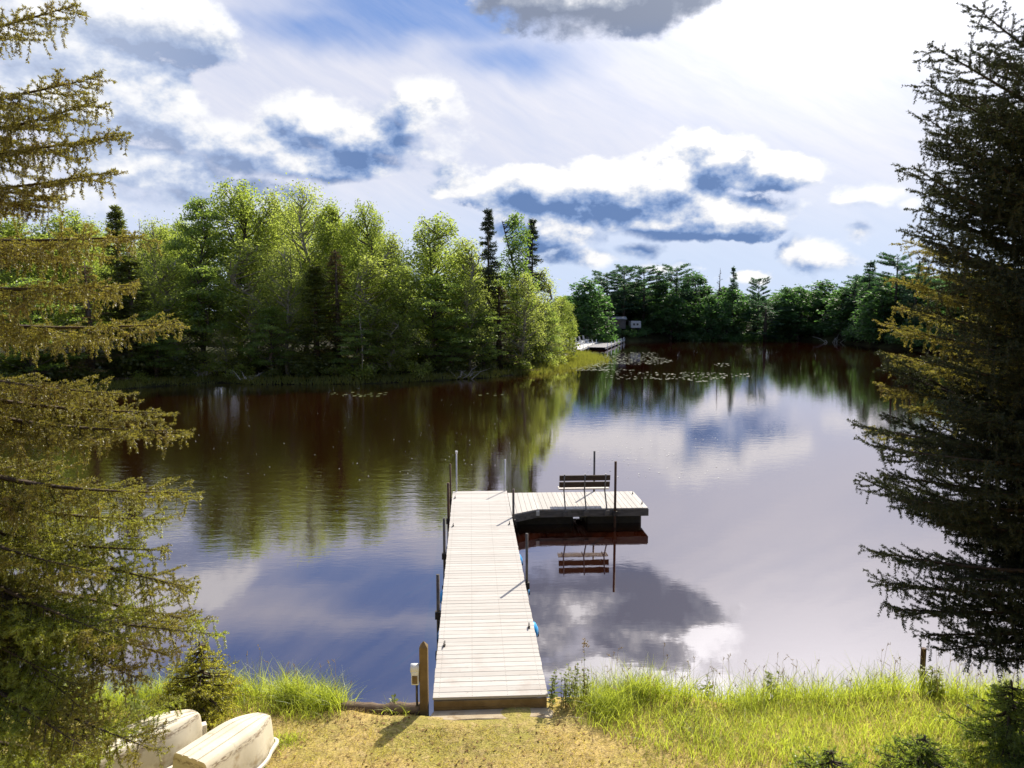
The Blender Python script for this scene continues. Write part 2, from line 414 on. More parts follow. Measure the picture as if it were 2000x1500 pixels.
greener_low(M['needle_left'], 1.8, 4.2, (.21, .25, .04), (.62, .70, .07))  # lower boughs greener, and brightened in colour as if sunlit
M['needle_right'] = mat_leaf('shaded_spruce_needles', (.020, .031, .016), (.038, .046, .022), (.08, .095, .025), .20, .03, .9)  # needles coloured dark to carry the backlit shade of the right spruce
M['needle_sapling'] = mat_leaf('sapling_needles', (.18, .18, .032), (.26, .24, .040), (.58, .56, .06), .55, .05, 2.0)
M['needle_fir'] = mat_leaf('fir_needles', (.085, .125, .026), (.13, .17, .034), (.36, .46, .05), .50, .05, 2.0)

def decid(seed, nclump, leaf, per, narrow=False, lacy=False, layered=False):
    """broadleaf tree 10 high and about 4.4 wide: returns crown (V,F) and trunk MB"""
    r = np.random.default_rng(seed); rr = random.Random(seed)
    tb = MB(); H = 10.0; W = 1.4 if narrow else 2.2
    base_h = .16 if not narrow else .12
    tr = [(rr.uniform(-.1, .1) * k, rr.uniform(-.1, .1) * k, H * .93 * k / 7) for k in range(8)]
    tb.tube(tr, [.15, .13, .115, .10, .08, .06, .04, .02], 6)
    cl = []
    for i in range(nclump):
        u = (i + rr.random()) / nclump; h = base_h + (1 - base_h) * u ** .85
        prof = math.sin(PI * min(1, max(0, (h - base_h * .6) / (1.04 - base_h * .6))) ** .80) ** .65
        if narrow: prof *= (1.1 - .35 * h)
        a = i * 2.399 + rr.uniform(-.5, .5); rad = W * prof * rr.uniform(.45, 1.0)
        if rr.random() < .2: rad *= .3
        c = np.array((math.cos(a) * rad, math.sin(a) * rad, h * H * .96 + rr.uniform(-.3, .3)))
        s = rr.uniform(.26, .62) * (1.0 if not narrow else .85) * (.75 + .4 * prof)
        cl.append((c, s))
        zt = max(.8, c[2] - rad * rr.uniform(.5, 1.0) - .3); k = zt / (H * .93) * 7; k0 = int(min(6, k)); fr = min(1, k - k0)
        b0 = [tr[k0][j] * (1 - fr) + tr[k0 + 1][j] * fr for j in range(3)]
        mid = [(b0[j] + c[j]) / 2 + (rr.uniform(-.12, .12) if j < 2 else -.12) for j in range(3)]
        tb.tube([b0, mid, list(c)], [.045, .03, .012], 4, False)
    cen = []
    for c, s in cl:
        n = int(per * (s / .55) ** 2)
        d = unit(r.normal(size=(n, 3))); rad = s * r.uniform(.15, 1.0, (n, 1)) ** .5
        q = d * rad * (np.array((1.3, 1.3, .45)) if layered else np.array((.95, .95, 1.25)))
        q[:, 2] -= .22 * (q[:, 0] ** 2 + q[:, 1] ** 2) / max(s, .1)
        # a few stray twigs break the outline
        far = r.random(n) < .16; q[far] *= r.uniform(1.1, 2.0, (far.sum(), 1)); q[far, 2] += .12
        cen.append(c + q)
    cen = np.concatenate(cen)
    if lacy: cen = cen[r.random(len(cen)) < .72]
    return leaf_quads(cen, leaf, r), tb
def conifer(seed, spacing, dens, nl, nw, droop=.25, R=1.3, ragged=.25, clear=.05, cut=0.0, up=.0):
    """mid-distance conifer 10 high"""
    r = np.random.default_rng(seed); rr = random.Random(seed); H = 10.0
    tb = MB(); tb.tube([(0, 0, 0), (.03, .02, H * .5), (0, 0, H)], [.15, .09, .012], 6)
    A, B, TA, TB = [], [], [], []
    h = H * clear
    while h < H * .985:
        f = h / H; n = rr.randint(4, 6)
        for k in range(n):
            a = rr.uniform(0, 2 * PI); L = R * (1 - f) ** .85 * rr.uniform(1 - ragged, 1 + ragged * .6) + .12
            if rr.random() < cut: L *= .35
            d = np.array((math.cos(a), math.sin(a), 0)); z0 = h + rr.uniform(-.08, .08); prev = np.array((0, 0, z0)); m = max(3, int(L / .28))
            side = np.array((-d[1], d[0], 0))
            for j in range(1, m + 1):
                tt = j / m; q = np.array((0, 0, z0)) + d * L * tt + np.array((0, 0, (-droop * tt + (droop * .7 + up) * tt * tt) * L))
                TA.append(prev); TB.append(q)
                if tt > .15: A.append(prev); B.append(q)
                for sg in (-1, 1):
                    sl = (.30 * L * (1 - tt) + .12) * rr.uniform(.6, 1.2)
                    e = q + (d * .55 + side * sg * .8) * sl + np.array((0, 0, -.12 * sl + rr.uniform(-.04, .04)))
                    A.append(q); B.append(e)
                    if rr.random() < .5: A.append(q); B.append(q + np.array((rr.uniform(-.05, .05), rr.uniform(-.05, .05), -.18 * rr.random() - .05)))
                prev = q
        h += spacing * (1.15 - .5 * f) * rr.uniform(.7, 1.3)
    A.append(np.array((0, 0, H * .93))); B.append(np.array((0, 0, H * 1.0)))
    tv = twig_prisms(TA, TB, .014, .008)
    tb.add(tv[0], [tuple(x) for x in tv[1]])
    return needles(A, B, r, dens, nl, nw, .9), tb
def pine(seed, dens=26, nl=.22, nw=.07):
    """white pine, 10 high: plumes on long level limbs"""
    r = np.random.default_rng(seed); rr = random.Random(seed); H = 10.0
    tb = MB(); tb.tube([(0, 0, 0), (.04, 0, H * .5), (0, .03, H * .98)], [.17, .11, .02], 6)
    A, B = [], []; h = H * .22
    while h < H * .97:
        f = h / H
        for k in range(rr.randint(3, 5)):
            a = rr.uniform(0, 2 * PI); L = (1.75 * math.sin(PI * min(1, (1.04 - f) / .9) ** .8) ** .6 + .15) * rr.uniform(.5, 1.15)
            d = np.array((math.cos(a), math.sin(a), .12 + .35 * f)); z0 = np.array((0, 0, h)); side = np.array((-d[1], d[0], 0))
            tb.tube([z0, z0 + d * L * .6 + np.array((0, 0, -.05)), z0 + d * L], [.035, .022, .01], 4, False)
            m = max(3, int(L / .16))
            for j in range(1, m + 1):
                tt = j / m
                if tt < .3: continue
                q = z0 + d * L * tt
                for s in range(3):
                    e = q + (d * .5 + side * rr.uniform(-1, 1) + np.array((0, 0, rr.uniform(-.05, .45)))) * rr.uniform(.2, .42)
                    A.append(q); B.append(e)
        h += H * .045 * rr.uniform(.6, 1.5)
    A.append(np.array((0, 0, H * .9))); B.append(np.array((0, 0, H)))
    return needles(A, B, r, dens, nl, nw, 1.0), tb

ARCH = {}
def arch(kind, geo, leafmat, barkmat):
    (V, F), tb = geo
    ARCH.setdefault(kind, []).append((npmesh(kind + '_crown', V, F), tb.mesh(kind + '_trunk'), M[leafmat], M[barkmat],
                                      float(np.percentile(np.hypot(V[:, 0], V[:, 1]), 97)), float(np.percentile(V[:, 2], 99.7))))
for s in range(4): arch('maple', decid(20 + s, 92, .064, 250), 'leaf_maple', 'bark')
for s in range(4): arch('birch', decid(40 + s, 88, .054, 270, narrow=(s % 2 == 0), lacy=True), 'leaf_birch', 'bark_pale')
for s in range(2): arch('aspen', decid(60 + s, 60, .07, 240, narrow=True), 'leaf_aspen', 'bark')
for s in range(2): arch('layered', decid(70 + s, 70, .072, 250, layered=True), 'leaf_ash', 'bark')
for s in range(2): arch('spruce', conifer(80 + s, .34, 30, .15, .042, .25, 1.35, .35, .06, .12), 'needle_dark', 'bark')
for s in range(2): arch('cedar', conifer(90 + s, .26, 30, .13, .05, .1, 1.25, .25, .03, .05, .15), 'leaf_cedar', 'bark')
for s in range(2): arch('brown', conifer(100 + s, .34, 26, .10, .026, .35, 1.2, .4, .03, .2), 'needle_brown', 'bark')
for s in range(4): arch('far_pine', pine(120 + s), 'needle_far', 'bark')
for s in range(2): arch('far_spruce', conifer(130 + s, .40, 16, .20, .07, .2, 1.5, .3, .08, .05), 'needle_far', 'bark')
for s in range(4): arch('far_leafy', decid(140 + s, 70, .15, 90), 'leaf_far', 'bark')

def tree(name, kind, x, y, h, w, label, catg, group=None, var=None, rz=None, mats=None):
    vs = ARCH[kind]; cm, tm, lm, bm, r0, h0 = vs[(var if var is not None else RND.randrange(len(vs))) % len(vs)]
    t = empty(name, (x, y, gz(x, y) - .12), RND.uniform(0, 2 * PI) if rz is None else rz)
    t.scale = (w / 2 / r0, w / 2 / r0, h / h0)
    c = link('crown', cm, mats[0] if mats else lm, t); k = link('trunk', tm, bm, t)
    tag(t, label, catg, group); return t
def mass(name, spec, leafmat, label, catg):
    """far wood that reads as one mass: one object"""
    parts = []
    for kind, x, y, h, w in spec:
        vs = ARCH[kind]; cm, tm, lm, bm, r0, h0 = vs[RND.randrange(len(vs))]
        n = len(cm.vertices); V = np.empty(n * 3, np.float32); cm.vertices.foreach_get('co', V); V = V.reshape(-1, 3)
        F = np.empty(len(cm.loops), np.int32); cm.loops.foreach_get('vertex_index', F); F = F.reshape(-1, 4)
        a = RND.uniform(0, 2 * PI); ca, sa = math.cos(a), math.sin(a); s = w / 2 / r0
        W = np.stack([(V[:, 0] * ca - V[:, 1] * sa) * s + x, (V[:, 0] * sa + V[:, 1] * ca) * s + y, V[:, 2] * h / h0 + gz(x, y)], 1)
        parts.append((W, F))
    V, F = cat(parts); o = link(name, npmesh(name, V, F), M[leafmat]); tag(o, label, catg, kind='stuff'); return o
def shore_y(px):
    """distance of the left shore along the view ray through picture column px"""
    k = (px - 1000) / FPX; ys = np.arange(30, 140, .25); d = lake_dist(k * ys * 1.0, ys)
    i = np.nonzero(d > 0)[0]; return float(ys[i[0]]) if len(i) else 140.0
def place(px, topy, wpx, off):
    Y = shore_y(px) + off; p = P(px, topy, Y=Y); x = (px - 1000) / FPX * Y * 1.0
    x = p[0]; return x, Y, p[2] - gz(x, Y) + .12, wpx / FPX * Y
exec_trees = [
 # px, top y, width px, metres behind the shore, kind, name, label
 (20, 428, 170, 9, 'maple', 'maple_tree', 'green leafy maple at the left edge behind the big spruce branches'),
 (130, 416, 150, 10, 'maple', 'maple_tree', 'yellow green rounded maple left of the cone shaped cedar'),
 (225, 404, 90, 7, 'cedar', 'cedar_tree', 'cone shaped green cedar topping the left end of the wooded shore'),
 (300, 428, 95, 8, 'birch', 'birch_tree', 'lacy birch between the cedar and the bare dead tree'),
 (385, 388, 110, 6, 'layered', 'ash_tree', 'pointed bright green tree just left of the tallest crown'),
 (458, 356, 165, 9, 'maple', 'maple_tree', 'tallest spreading crown on the wooded shore with a dark forked limb'),
 (530, 372, 120, 11, 'birch', 'birch_tree', 'tall lacy tree filling the dip between the two highest crowns'),
 (588, 358, 140, 9, 'birch', 'birch_tree', 'tall feathery pale green tree right of the tallest crown'),
 (650, 398, 130, 8, 'maple', 'maple_tree', 'broad green crown stepping down right of the feathery tree'),
 (712, 398, 110, 7, 'maple', 'maple_tree', 'knobbly topped maple with a side limb over the skyline gap'),
 (765, 455, 95, 6, 'birch', 'birch_tree', 'shorter lacy birch standing in the gap of the skyline'),
 (850, 424, 150, 7, 'maple', 'maple_tree', 'large rounded yellow green crown left of the thin dark spruce'),
 (910, 466, 110, 6, 'birch', 'birch_tree', 'airy yellow green tree touching the thin dark spruce'),
 (953, 411, 66, 4, 'spruce', 'spruce_tree', 'thin dark spruce spiking above the wooded shore'),
 (1007, 419, 75, 5, 'aspen', 'aspen_tree', 'slim green aspen with sky showing through beside the spruce spire'),
 (1040, 430, 60, 6.5, 'spruce', 'spruce_tree', 'dark narrow spruce right of the slim aspen'),
 (1056, 524, 80, 5, 'birch', 'birch_tree', 'light green birch stepping down below the paired spires'),
 (1098, 580, 50, 12, 'maple', 'maple_tree', 'small olive tree at the tip of the wooded point'),
 (1078, 604, 48, 4, 'birch', 'birch_tree', 'drooping bright birch leaning over the marsh grass point'),
 # front row
 (60, 545, 150, 3, 'layered', 'maple_tree', 'leafy tree behind the left spruce in the front row'),
 (165, 520, 120, 3, 'brown', 'spruce_tree', 'brownish spruce near the left end of the shore'),
 (250, 500, 120, 3.5, 'cedar', 'cedar_tree', 'olive cedar below the cone shaped treetop'),
 (335, 505, 120, 3.5, 'birch', 'birch_tree', 'slender birch leaning over the brush pile'),
 (395, 520, 120, 2.5, 'layered', 'maple_tree', 'young tree with bright layered leaves near the shore brush'),
 (488, 470, 130, 4, 'birch', 'birch_tree', 'birch with a bright trunk right of the layered young tree'),
 (555, 480, 110, 3, 'birch', 'birch_tree', 'pale trunked birch in front of the feathery tall tree'),
 (615, 520, 100, 2.5, 'cedar', 'cedar_tree', 'dark green cedar close to the water left of the browned spruce'),
 (655, 492, 105, 3, 'brown', 'spruce_tree', 'browned half bare spruce in the middle of the wooded shore'),
 (725, 500, 115, 3, 'birch', 'birch_tree', 'bushy birch right of the browned spruce'),
 (785, 520, 110, 2.5, 'maple', 'maple_tree', 'green tree leafed down to the bank below the skyline gap'),
 (850, 540, 130, 2.5, 'layered', 'maple_tree', 'low spreading bright green tree over the dark bank'),
 (915, 545, 100, 2.5, 'birch', 'birch_tree', 'fine leaved tree in front of the thin spruce'),
 (975, 560, 95, 2.5, 'brown', 'spruce_tree', 'rusty brown spruce below the slim aspen'),
 (1022, 535, 100, 2.2, 'birch', 'birch_tree', 'yellow green birch with dark stems at the water by the point'),
 (300, 610, 90, 1.6, 'layered', 'young_tree', 'small leafy tree left of the fallen brush pile'),
 (440, 625, 80, 1.5, 'birch', 'young_tree', 'small birch right of the fallen brush pile'),
 (530, 600, 85, 1.6, 'layered', 'young_tree', 'small layered tree under the pale trunked birch'),
 (690, 620, 85, 1.5, 'layered', 'young_tree', 'small green tree between the dead spruce and the browned spruce'),
 (760, 610, 85, 1.6, 'birch', 'young_tree', 'small lacy tree below the skyline gap'),
 (880, 625, 90, 1.5, 'layered', 'young_tree', 'small tree above the fallen branches on the bank'),
 (945, 610, 80, 1.6, 'layered', 'young_tree', 'small tree at the foot of the thin dark spruce'),
 (1060, 592, 64, 2.5, 'layered', 'maple_tree', 'low yellow green tree where the bank meets the marsh'),
]
for i, (px, ty, w, off, kind, nm, lab) in enumerate(exec_trees):
    x, y, h, wm = place(px, ty, w, off)
    tree(nm, kind, x, y, h, wm * 1.18, lab, nm.replace('_tree', ' tree'), 'trees on the wooded left shore', var=i)
# deeper wood behind the front rows: reads as one mass
spec = []
for i in range(46):
    px = RND.uniform(-350, 1010); off = RND.uniform(13, 30); Y = shore_y(px) + off; x = (px - 1000) / FPX * Y
    top = np.interp(px, [-350, 0, 225, 300, 385, 460, 590, 660, 720, 765, 850, 910, 960, 1010], [420, 440, 440, 450, 420, 400, 400, 430, 440, 500, 460, 500, 520, 520]) + RND.uniform(-10, 25)
    h = P(px, top, Y=Y)[2] - gz(x, Y); spec.append((RND.choice(['maple', 'maple', 'birch']), x, Y, h, RND.uniform(5.5, 8)))
mass('woods', spec, 'leaf_maple', 'deep leafy woods behind the front rows of the left shore', 'woods')
# undergrowth shade mass along the left shore
def shrub_geo(seed, n=9, leaf=.075, per=90):
    r = np.random.default_rng(seed); cen = []
    for k in range(n):
        a = k * 2.4; rad = r.uniform(.2, .75); c = np.array((math.cos(a) * rad, math.sin(a) * rad, r.uniform(.25, 1.0)))
        q = unit(r.normal(size=(per, 3))) * r.uniform(.1, .45, (per, 1)); cen.append(c + q)
    cen = np.concatenate(cen); cen = cen[cen[:, 2] > .02]
    tb = MB()
    for k in range(7):
        a = k * .9; tb.tube([(0, 0, 0), (math.cos(a) * .3, math.sin(a) * .3, .5), (math.cos(a) * .6, math.sin(a) * .6, 1.0)], [.02, .014, .006], 4, False)
    return leaf_quads(cen, leaf, r), tb
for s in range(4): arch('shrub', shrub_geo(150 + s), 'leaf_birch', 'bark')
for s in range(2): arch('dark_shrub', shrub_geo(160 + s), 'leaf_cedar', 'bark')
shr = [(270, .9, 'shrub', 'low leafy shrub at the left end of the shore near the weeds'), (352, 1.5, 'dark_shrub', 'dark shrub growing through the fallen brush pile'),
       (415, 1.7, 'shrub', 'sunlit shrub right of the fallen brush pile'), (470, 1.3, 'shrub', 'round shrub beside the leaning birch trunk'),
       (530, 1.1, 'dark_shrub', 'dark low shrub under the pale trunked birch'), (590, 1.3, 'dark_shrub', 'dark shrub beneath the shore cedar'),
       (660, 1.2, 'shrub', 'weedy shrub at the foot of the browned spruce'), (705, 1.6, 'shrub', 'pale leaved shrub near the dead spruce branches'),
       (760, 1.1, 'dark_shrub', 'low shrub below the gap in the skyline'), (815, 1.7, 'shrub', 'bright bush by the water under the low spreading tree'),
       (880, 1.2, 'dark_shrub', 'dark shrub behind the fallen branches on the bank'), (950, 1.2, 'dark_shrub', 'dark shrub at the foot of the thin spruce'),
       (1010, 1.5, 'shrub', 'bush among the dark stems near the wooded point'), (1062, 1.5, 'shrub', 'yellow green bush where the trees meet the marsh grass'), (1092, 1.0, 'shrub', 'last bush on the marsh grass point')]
for i, (px, h, kind, lab) in enumerate(shr):
    Y = shore_y(px) + 1.0; x = (px - 1000) / FPX * Y
    tree('shrub', kind, x, Y, h, h * 1.9, lab, 'shrub', 'shrubs along the wooded left shore', var=i)
spec = []
for i in range(150):
    px = RND.uniform(-300, 1105); Y = shore_y(px) + RND.uniform(1.5, 9); x = (px - 1000) / FPX * Y; h = RND.uniform(.6, 2.4)
    spec.append((RND.choice(['shrub', 'dark_shrub']), x, Y, h, h * 1.8))
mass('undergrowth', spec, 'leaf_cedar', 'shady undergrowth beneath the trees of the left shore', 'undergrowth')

# ------------------------------------------------------------------ far shore
far = [(1150, 545, 70, 3, 'far_leafy', 'dark rounded tree at the left end of the far shore'), (1140, 575, 60, 1.5, 'far_leafy', 'low dark tree behind the marsh grass on the far shore'),
       (1186, 528, 62, 5, 'far_pine', 'bushy pine left of the white cabin roof'), (1219, 518, 60, 6.5, 'far_pine', 'plumed white pine just above the white trailer'),
       (1258, 520, 60, 6, 'far_pine', 'broad twin topped pine right of the plumed pine'), (1289, 530, 36, 7, 'far_spruce', 'narrow spire between two big pines on the far shore'),
       (1323, 516, 58, 4, 'far_pine', 'dome topped pine standing proudest on the middle far shore'), (1355, 532, 60, 8, 'far_leafy', 'lighter leafy tree right of the dome topped pine'),
       (1312, 572, 60, 1.5, 'far_leafy', 'low round tree under the dome topped pine'), (1390, 577, 55, 1.5, 'far_leafy', 'greyish rounded tree at the water below the bare tree'),
       (1433, 523, 26, 5, 'far_spruce', 'slim spire right of the bare far tree'), (1483, 542, 32, 7, 'far_pine', 'small tufted pine poking above the low treeline'),
       (1425, 560, 60, 4, 'far_leafy', 'leafy tree under the slim spire'), (1497, 586, 72, 1.0, 'far_pine', 'round dark pine standing forward at the water'),
       (1545, 560, 60, 4, 'far_leafy', 'leafy tree behind the pale dead snag'), (1562, 592, 60, 1.5, 'far_leafy', 'light green tree right of the pale dead snag'),
       (1605, 548, 62, 5, 'far_leafy', 'tree with an even crown right of the snag'), (1650, 562, 70, 2, 'far_leafy', 'low tree above the fallen branches on the far bank'),
       (1672, 538, 44, 4, 'far_pine', 'tufted pine at the left of the tall right hand group'), (1700, 512, 48, 5, 'far_spruce', 'dark pointed spruce in the tall right hand group'),
       (1728, 560, 80, 2, 'far_leafy', 'large dark leafy tree under the tall right hand pines'), (1755, 493, 66, 5, 'far_pine', 'tallest twin plumed pine by the right spruce tips'),
       (1792, 520, 60, 4, 'far_pine', 'dark pine half hidden by the golden spruce branch')]
for i, (px, ty, w, off, kind, lab) in enumerate(far):
    Y = shore_y(px) + off if px > 1180 else 132 + off
    if px == 1150 or px == 1140: Y = 120 + off
    p = P(px, ty, Y=Y); nm = {'far_leafy': 'leafy_tree', 'far_pine': 'pine_tree', 'far_spruce': 'spruce_tree'}[kind]
    tree(nm, kind, p[0], Y, p[2] - gz(p[0], Y) + .1, w / FPX * Y * 1.45, lab, nm.replace('_', ' '), 'trees on the far shore', var=i)
spec = []
for i in range(150):
    px = RND.uniform(1100, 2150); Y = (shore_y(px) if px > 1180 else 128) + RND.uniform(6, 26); x = (px - 1000) / FPX * Y
    top = np.interp(px, [1100, 1150, 1200, 1300, 1400, 1450, 1500, 1600, 1660, 1700, 1800, 2150], [600, 560, 550, 548, 556, 560, 560, 562, 556, 535, 530, 520]) + RND.uniform(0, 40)
    if 1190 < px < 1262 and Y < shore_y(px) + 11: continue
    h = max(5, P(px, top, Y=Y)[2] - gz(x, Y)); spec.append((RND.choice(['far_leafy', 'far_leafy', 'far_pine', 'far_spruce']), x, Y, h, RND.uniform(6, 10)))
mass('woods', spec, 'leaf_far', 'dark woods closing the far shore of the lake', 'woods')
spec = []
for i in range(150):
    px = RND.uniform(1110, 2100); Y = (shore_y(px) if px > 1200 else 122) + RND.uniform(.3, 6); x = (px - 1000) / FPX * Y; h = RND.uniform(.9, 3.2)
    if 1190 < px < 1262: h = min(1.5, h * .55)
    spec.append(('dark_shrub', x, Y, h, h * 1.8))
mass('undergrowth', spec, 'leaf_far', 'dark brush along the foot of the far shore', 'undergrowth')

# bare trees and snags
def bare_tree(seed, h, nb, spread, r0=.1, droop=.1):
    rr = random.Random(seed); mb = MB()
    mb.tube([(0, 0, 0), (rr.uniform(-.1, .1), 0, h * .5), (rr.uniform(-.15, .15), 0, h)], [r0, r0 * .7, .02], 6)
    out = []
    for i in range(nb):
        z = h * (.35 + .63 * i / nb); a = rr.uniform(0, 2 * PI); L = spread * (1.05 - i / nb) * rr.uniform(.5, 1)
        p1 = (math.cos(a) * L * .5, math.sin(a) * L * .5, z + L * .25); p2 = (math.cos(a) * L, math.sin(a) * L, z + L * (.35 - droop))
        bb = MB(); out.append(bb); bb.tube([(0, 0, z), p1, p2], [r0 * .3, r0 * .2, .008], 4, False)
        for k in range(3):
            bb.tube([p1, (p1[0] + rr.uniform(-.5, .5) * L, p1[1] + rr.uniform(-.5, .5) * L, p1[2] + rr.uniform(.1, .5) * L)], [r0 * .14, .006], 3, False)
    return mb, out
for (px, ty, Y, nb, spd, lab, nm, r0) in [(272, 425, 66, 16, 1.6, 'bare grey dead tree beside the cone shaped cedar', 'dead_tree', .09), (1407, 522, 152, 22, 2.2, 'thin nearly bare tree above the far treeline', 'dead_tree', .20),
                                (1535, 594, 150, 3, .5, 'pale dead snag standing at the far shore', 'dead_snag', .2), (705, 610, 58.6, 26, 1.2, 'dead grey spruce skeleton beside the browned spruce', 'dead_tree', .06)]:
    p = P(px, ty, Y=Y); g = gz(p[0], Y); t = empty(nm, (p[0], Y, g - .1)); mb, bb = bare_tree(int(px), p[2] - g, nb, spd, r0)
    mb.build('trunk', M['dead_wood'] if nm == 'dead_snag' or px == 705 else M['bark'], t); [b_.build('branch', M['dead_wood'] if px == 705 else M['bark'], t) for b_ in bb]; tag(t, lab, 'dead tree')
def brush(name, px, py, n, L, lab, seed, mat='dead_wood', thick=.035):
    rr = random.Random(seed); c = P(px, py, z=.2); mb = MB()
    for i in range(n):
        a = rr.uniform(0, PI); l = L * rr.uniform(.4, 1); e = rr.uniform(.05, .6); o = Vector((rr.uniform(-.8, .8), rr.uniform(-.3, .5), rr.uniform(0, .25)))
        d = Vector((math.cos(a), math.sin(a) * .5, e)) * l; s = rr.choice((-1, 1)); d.x *= s
        mb.tube([o, o + d * .5 + Vector((0, 0, .1 * l)), o + d], [thick, thick * .6, .006], 4, False)
        for k in range(3):
            q = o + d * rr.uniform(.3, .9); mb.tube([q, q + Vector((rr.uniform(-.4, .4), rr.uniform(-.3, .3), rr.uniform(-.1, .5))) * l * .5], [thick * .35, .004], 3, False)
    o = mb.build(name, M[mat]); o.location = (c[0], c[1], gz(c[0], c[1]) - .02); tag(o, lab, 'fallen branches')
brush('fallen_branches', 385, 742, 26, 2.6, 'tangled pile of fallen branches on the left shore', 3)
brush('fallen_branches', 480, 744, 12, 1.8, 'exposed roots and sticks below the leaning birch', 9)
brush('fallen_branches', 905, 736, 14, 2.4, 'fallen branches lying along the bank near the point', 4)
brush('fallen_branches', 1625, 667, 10, 6, 'fallen tree branches reaching into the far water', 5, thick=.07)

# ------------------------------------------------------------------ wood, metal and other materials
def mat_deck():
    m, t, out = newmat('weathered_deck'); p = opos(t); x, y, z = t.sep(p)
    bi = t.m('FLOOR', t.m('DIVIDE', y, .1401)); r = t.node('ShaderNodeTexWhiteNoise', noise_dimensions='1D'); t.put(r.inputs['W'], bi)
    g = t.noise(t.v('MULTIPLY', p, (1.2, 26, 8)), 3.0, 6, .65)
    c = t.mix(r.outputs[0], (.43, .41, .38), (.54, .515, .48))
    c = t.mix(t.m('MULTIPLY', t.step(g, .35, .7), .55), c, (.38, .32, .28))
    st = t.step(t.noise(p, 1.4, 5, .7), .50, .72)
    near = t.step(y, 2.6, 0.0)
    c = t.mix(t.m('MULTIPLY', st, t.m('MULTIPLY_ADD', near, .25, .22)), c, (.33, .27, .23))
    dirt = t.step(t.noise(t.v('MULTIPLY', p, (1, 1.6, 1)), 8, 6, .75), .60, .70)
    c = t.mix(t.m('MULTIPLY', dirt, t.m('MULTIPLY', t.step(y, 1.6, .0), .8)), c, (.16, .12, .09))
    fy = t.m('ABSOLUTE', t.m('SUBTRACT', t.m('FRACT', t.m('DIVIDE', y, .1401)), .48)); fy = t.m('SUBTRACT', fy, .24); 
    for sx in (.07, .52, 1.0, 1.46):
        rr_ = t.m('SQRT', t.m('ADD', t.m('POWER', t.m('SUBTRACT', x, sx), 2.0), t.m('POWER', t.m('MULTIPLY', fy, .1401), 2.0)))
        c = t.mix(t.step(rr_, .010, .005, 0.0, .75), c, (.10, .085, .07))
    b = t.node('ShaderNodeBsdfPrincipled'); t.put(b.inputs['Base Color'], c); b.inputs['Roughness'].default_value = .8; b.inputs['Specular IOR Level'].default_value = .25
    bp = t.node('ShaderNodeBump'); bp.inputs['Strength'].default_value = .25; bp.inputs['Distance'].default_value = .004; t.put(bp.inputs['Height'], g)
    t.l.new(bp.outputs[0], b.inputs['Normal']); t.l.new(b.outputs[0], out.inputs[0]); return m
M['deck'] = mat_deck()
M['timber'] = mat_rough('treated_timber', (.13, .085, .034), (.21, .145, .066), 4, .8, .25, (1, 1, 1), spots=((.08, .05, .03), 3, .5))
M['fascia'] = mat_rough('grey_fascia', (.09, .082, .075), (.17, .155, .14), 3, .85, .25, (1, 6, 6), spots=((.03, .03, .025), 4, .6))
M['pipe'] = mat_rough('weathered_pipe', (.07, .062, .056), (.13, .115, .10), 9, .45, .1, metal=.6, spots=((.13, .06, .03), 5, .6))
M['rust_pipe'] = mat_rough('rusty_pipe', (.06, .032, .02), (.10, .052, .03), 9, .7, .2, metal=.2)
M['galv'] = mat_rough('galvanised_pipe', (.42, .42, .42), (.55, .55, .54), 9, .45, .05, metal=.3)
M['white_cap'] = mat_rough('white_plastic', (.72, .72, .70), (.80, .80, .78), 9, .45, 0)
M['cleat'] = mat_rough('cleat_iron', (.03, .028, .026), (.07, .06, .055), 20, .5, .1, metal=.5)
M['blue'] = mat_rough('blue_plastic', (.02, .30, .70), (.03, .36, .78), 3, .4, 0)
M['black_rubber'] = mat_rough('black_rubber', (.012, .012, .012), (.025, .025, .025), 8, .6, .1)
M['bench_dark'] = mat_rough('bench_boards', (.05, .034, .024), (.085, .06, .042), 4, .75, .2, (1, 8, 8))
M['bench_seat'] = mat_rough('bench_seat_boards', (.52, .47, .42), (.62, .57, .52), 4, .75, .2, (1, 8, 8))
M['bench_metal'] = mat_rough('bench_brackets', (.14, .13, .125), (.22, .21, .20), 8, .5, .05, metal=.5)
M['boat'] = mat_rough('weathered_fibreglass', (.60, .53, .40), (.72, .66, .53), 2.2, .55, .06, spots=((.36, .25, .13), 4.5, .75))
def scuffs(m):
    t = NT(m.node_tree); p = opos(t); z = t.sep(p)[2]; b = next(n for n in m.node_tree.nodes if n.type == 'BSDF_PRINCIPLED'); src = b.inputs['Base Color'].links[0].from_socket
    band = t.m('MULTIPLY', t.step(z, .33, .38), t.step(z, .425, .40)); f = t.m('MULTIPLY', band, t.step(t.noise(t.v('MULTIPLY', p, (5, 5, 22)), 3, 5, .7), .42, .60))
    low = t.m('MULTIPLY', t.step(z, .28, .04), t.step(t.noise(p, 7, 6, .7), .42, .62))
    c = t.mix(t.m('MULTIPLY', f, .8), src, (.16, .10, .06)); t.put(b.inputs['Base Color'], t.mix(t.m('MULTIPLY', low, .6), c, (.25, .18, .08)))
scuffs(M['boat'])
M['boat_rim'] = mat_rough('boat_rim', (.70, .64, .50), (.78, .72, .60), 4, .55, .05, spots=((.34, .24, .13), 6, .7))
M['concrete'] = mat_rough('concrete', (.36, .28, .18), (.46, .38, .26), 4, .9, .3, spots=((.24, .16, .08), 5, .85))
M['log'] = mat_rough('old_log', (.10, .065, .04), (.22, .16, .11), 3, .9, .6, (.6, 5, 5))
M['soil'] = mat_rough('dark_soil', (.045, .028, .018), (.10, .06, .035), 6, .95, .6)

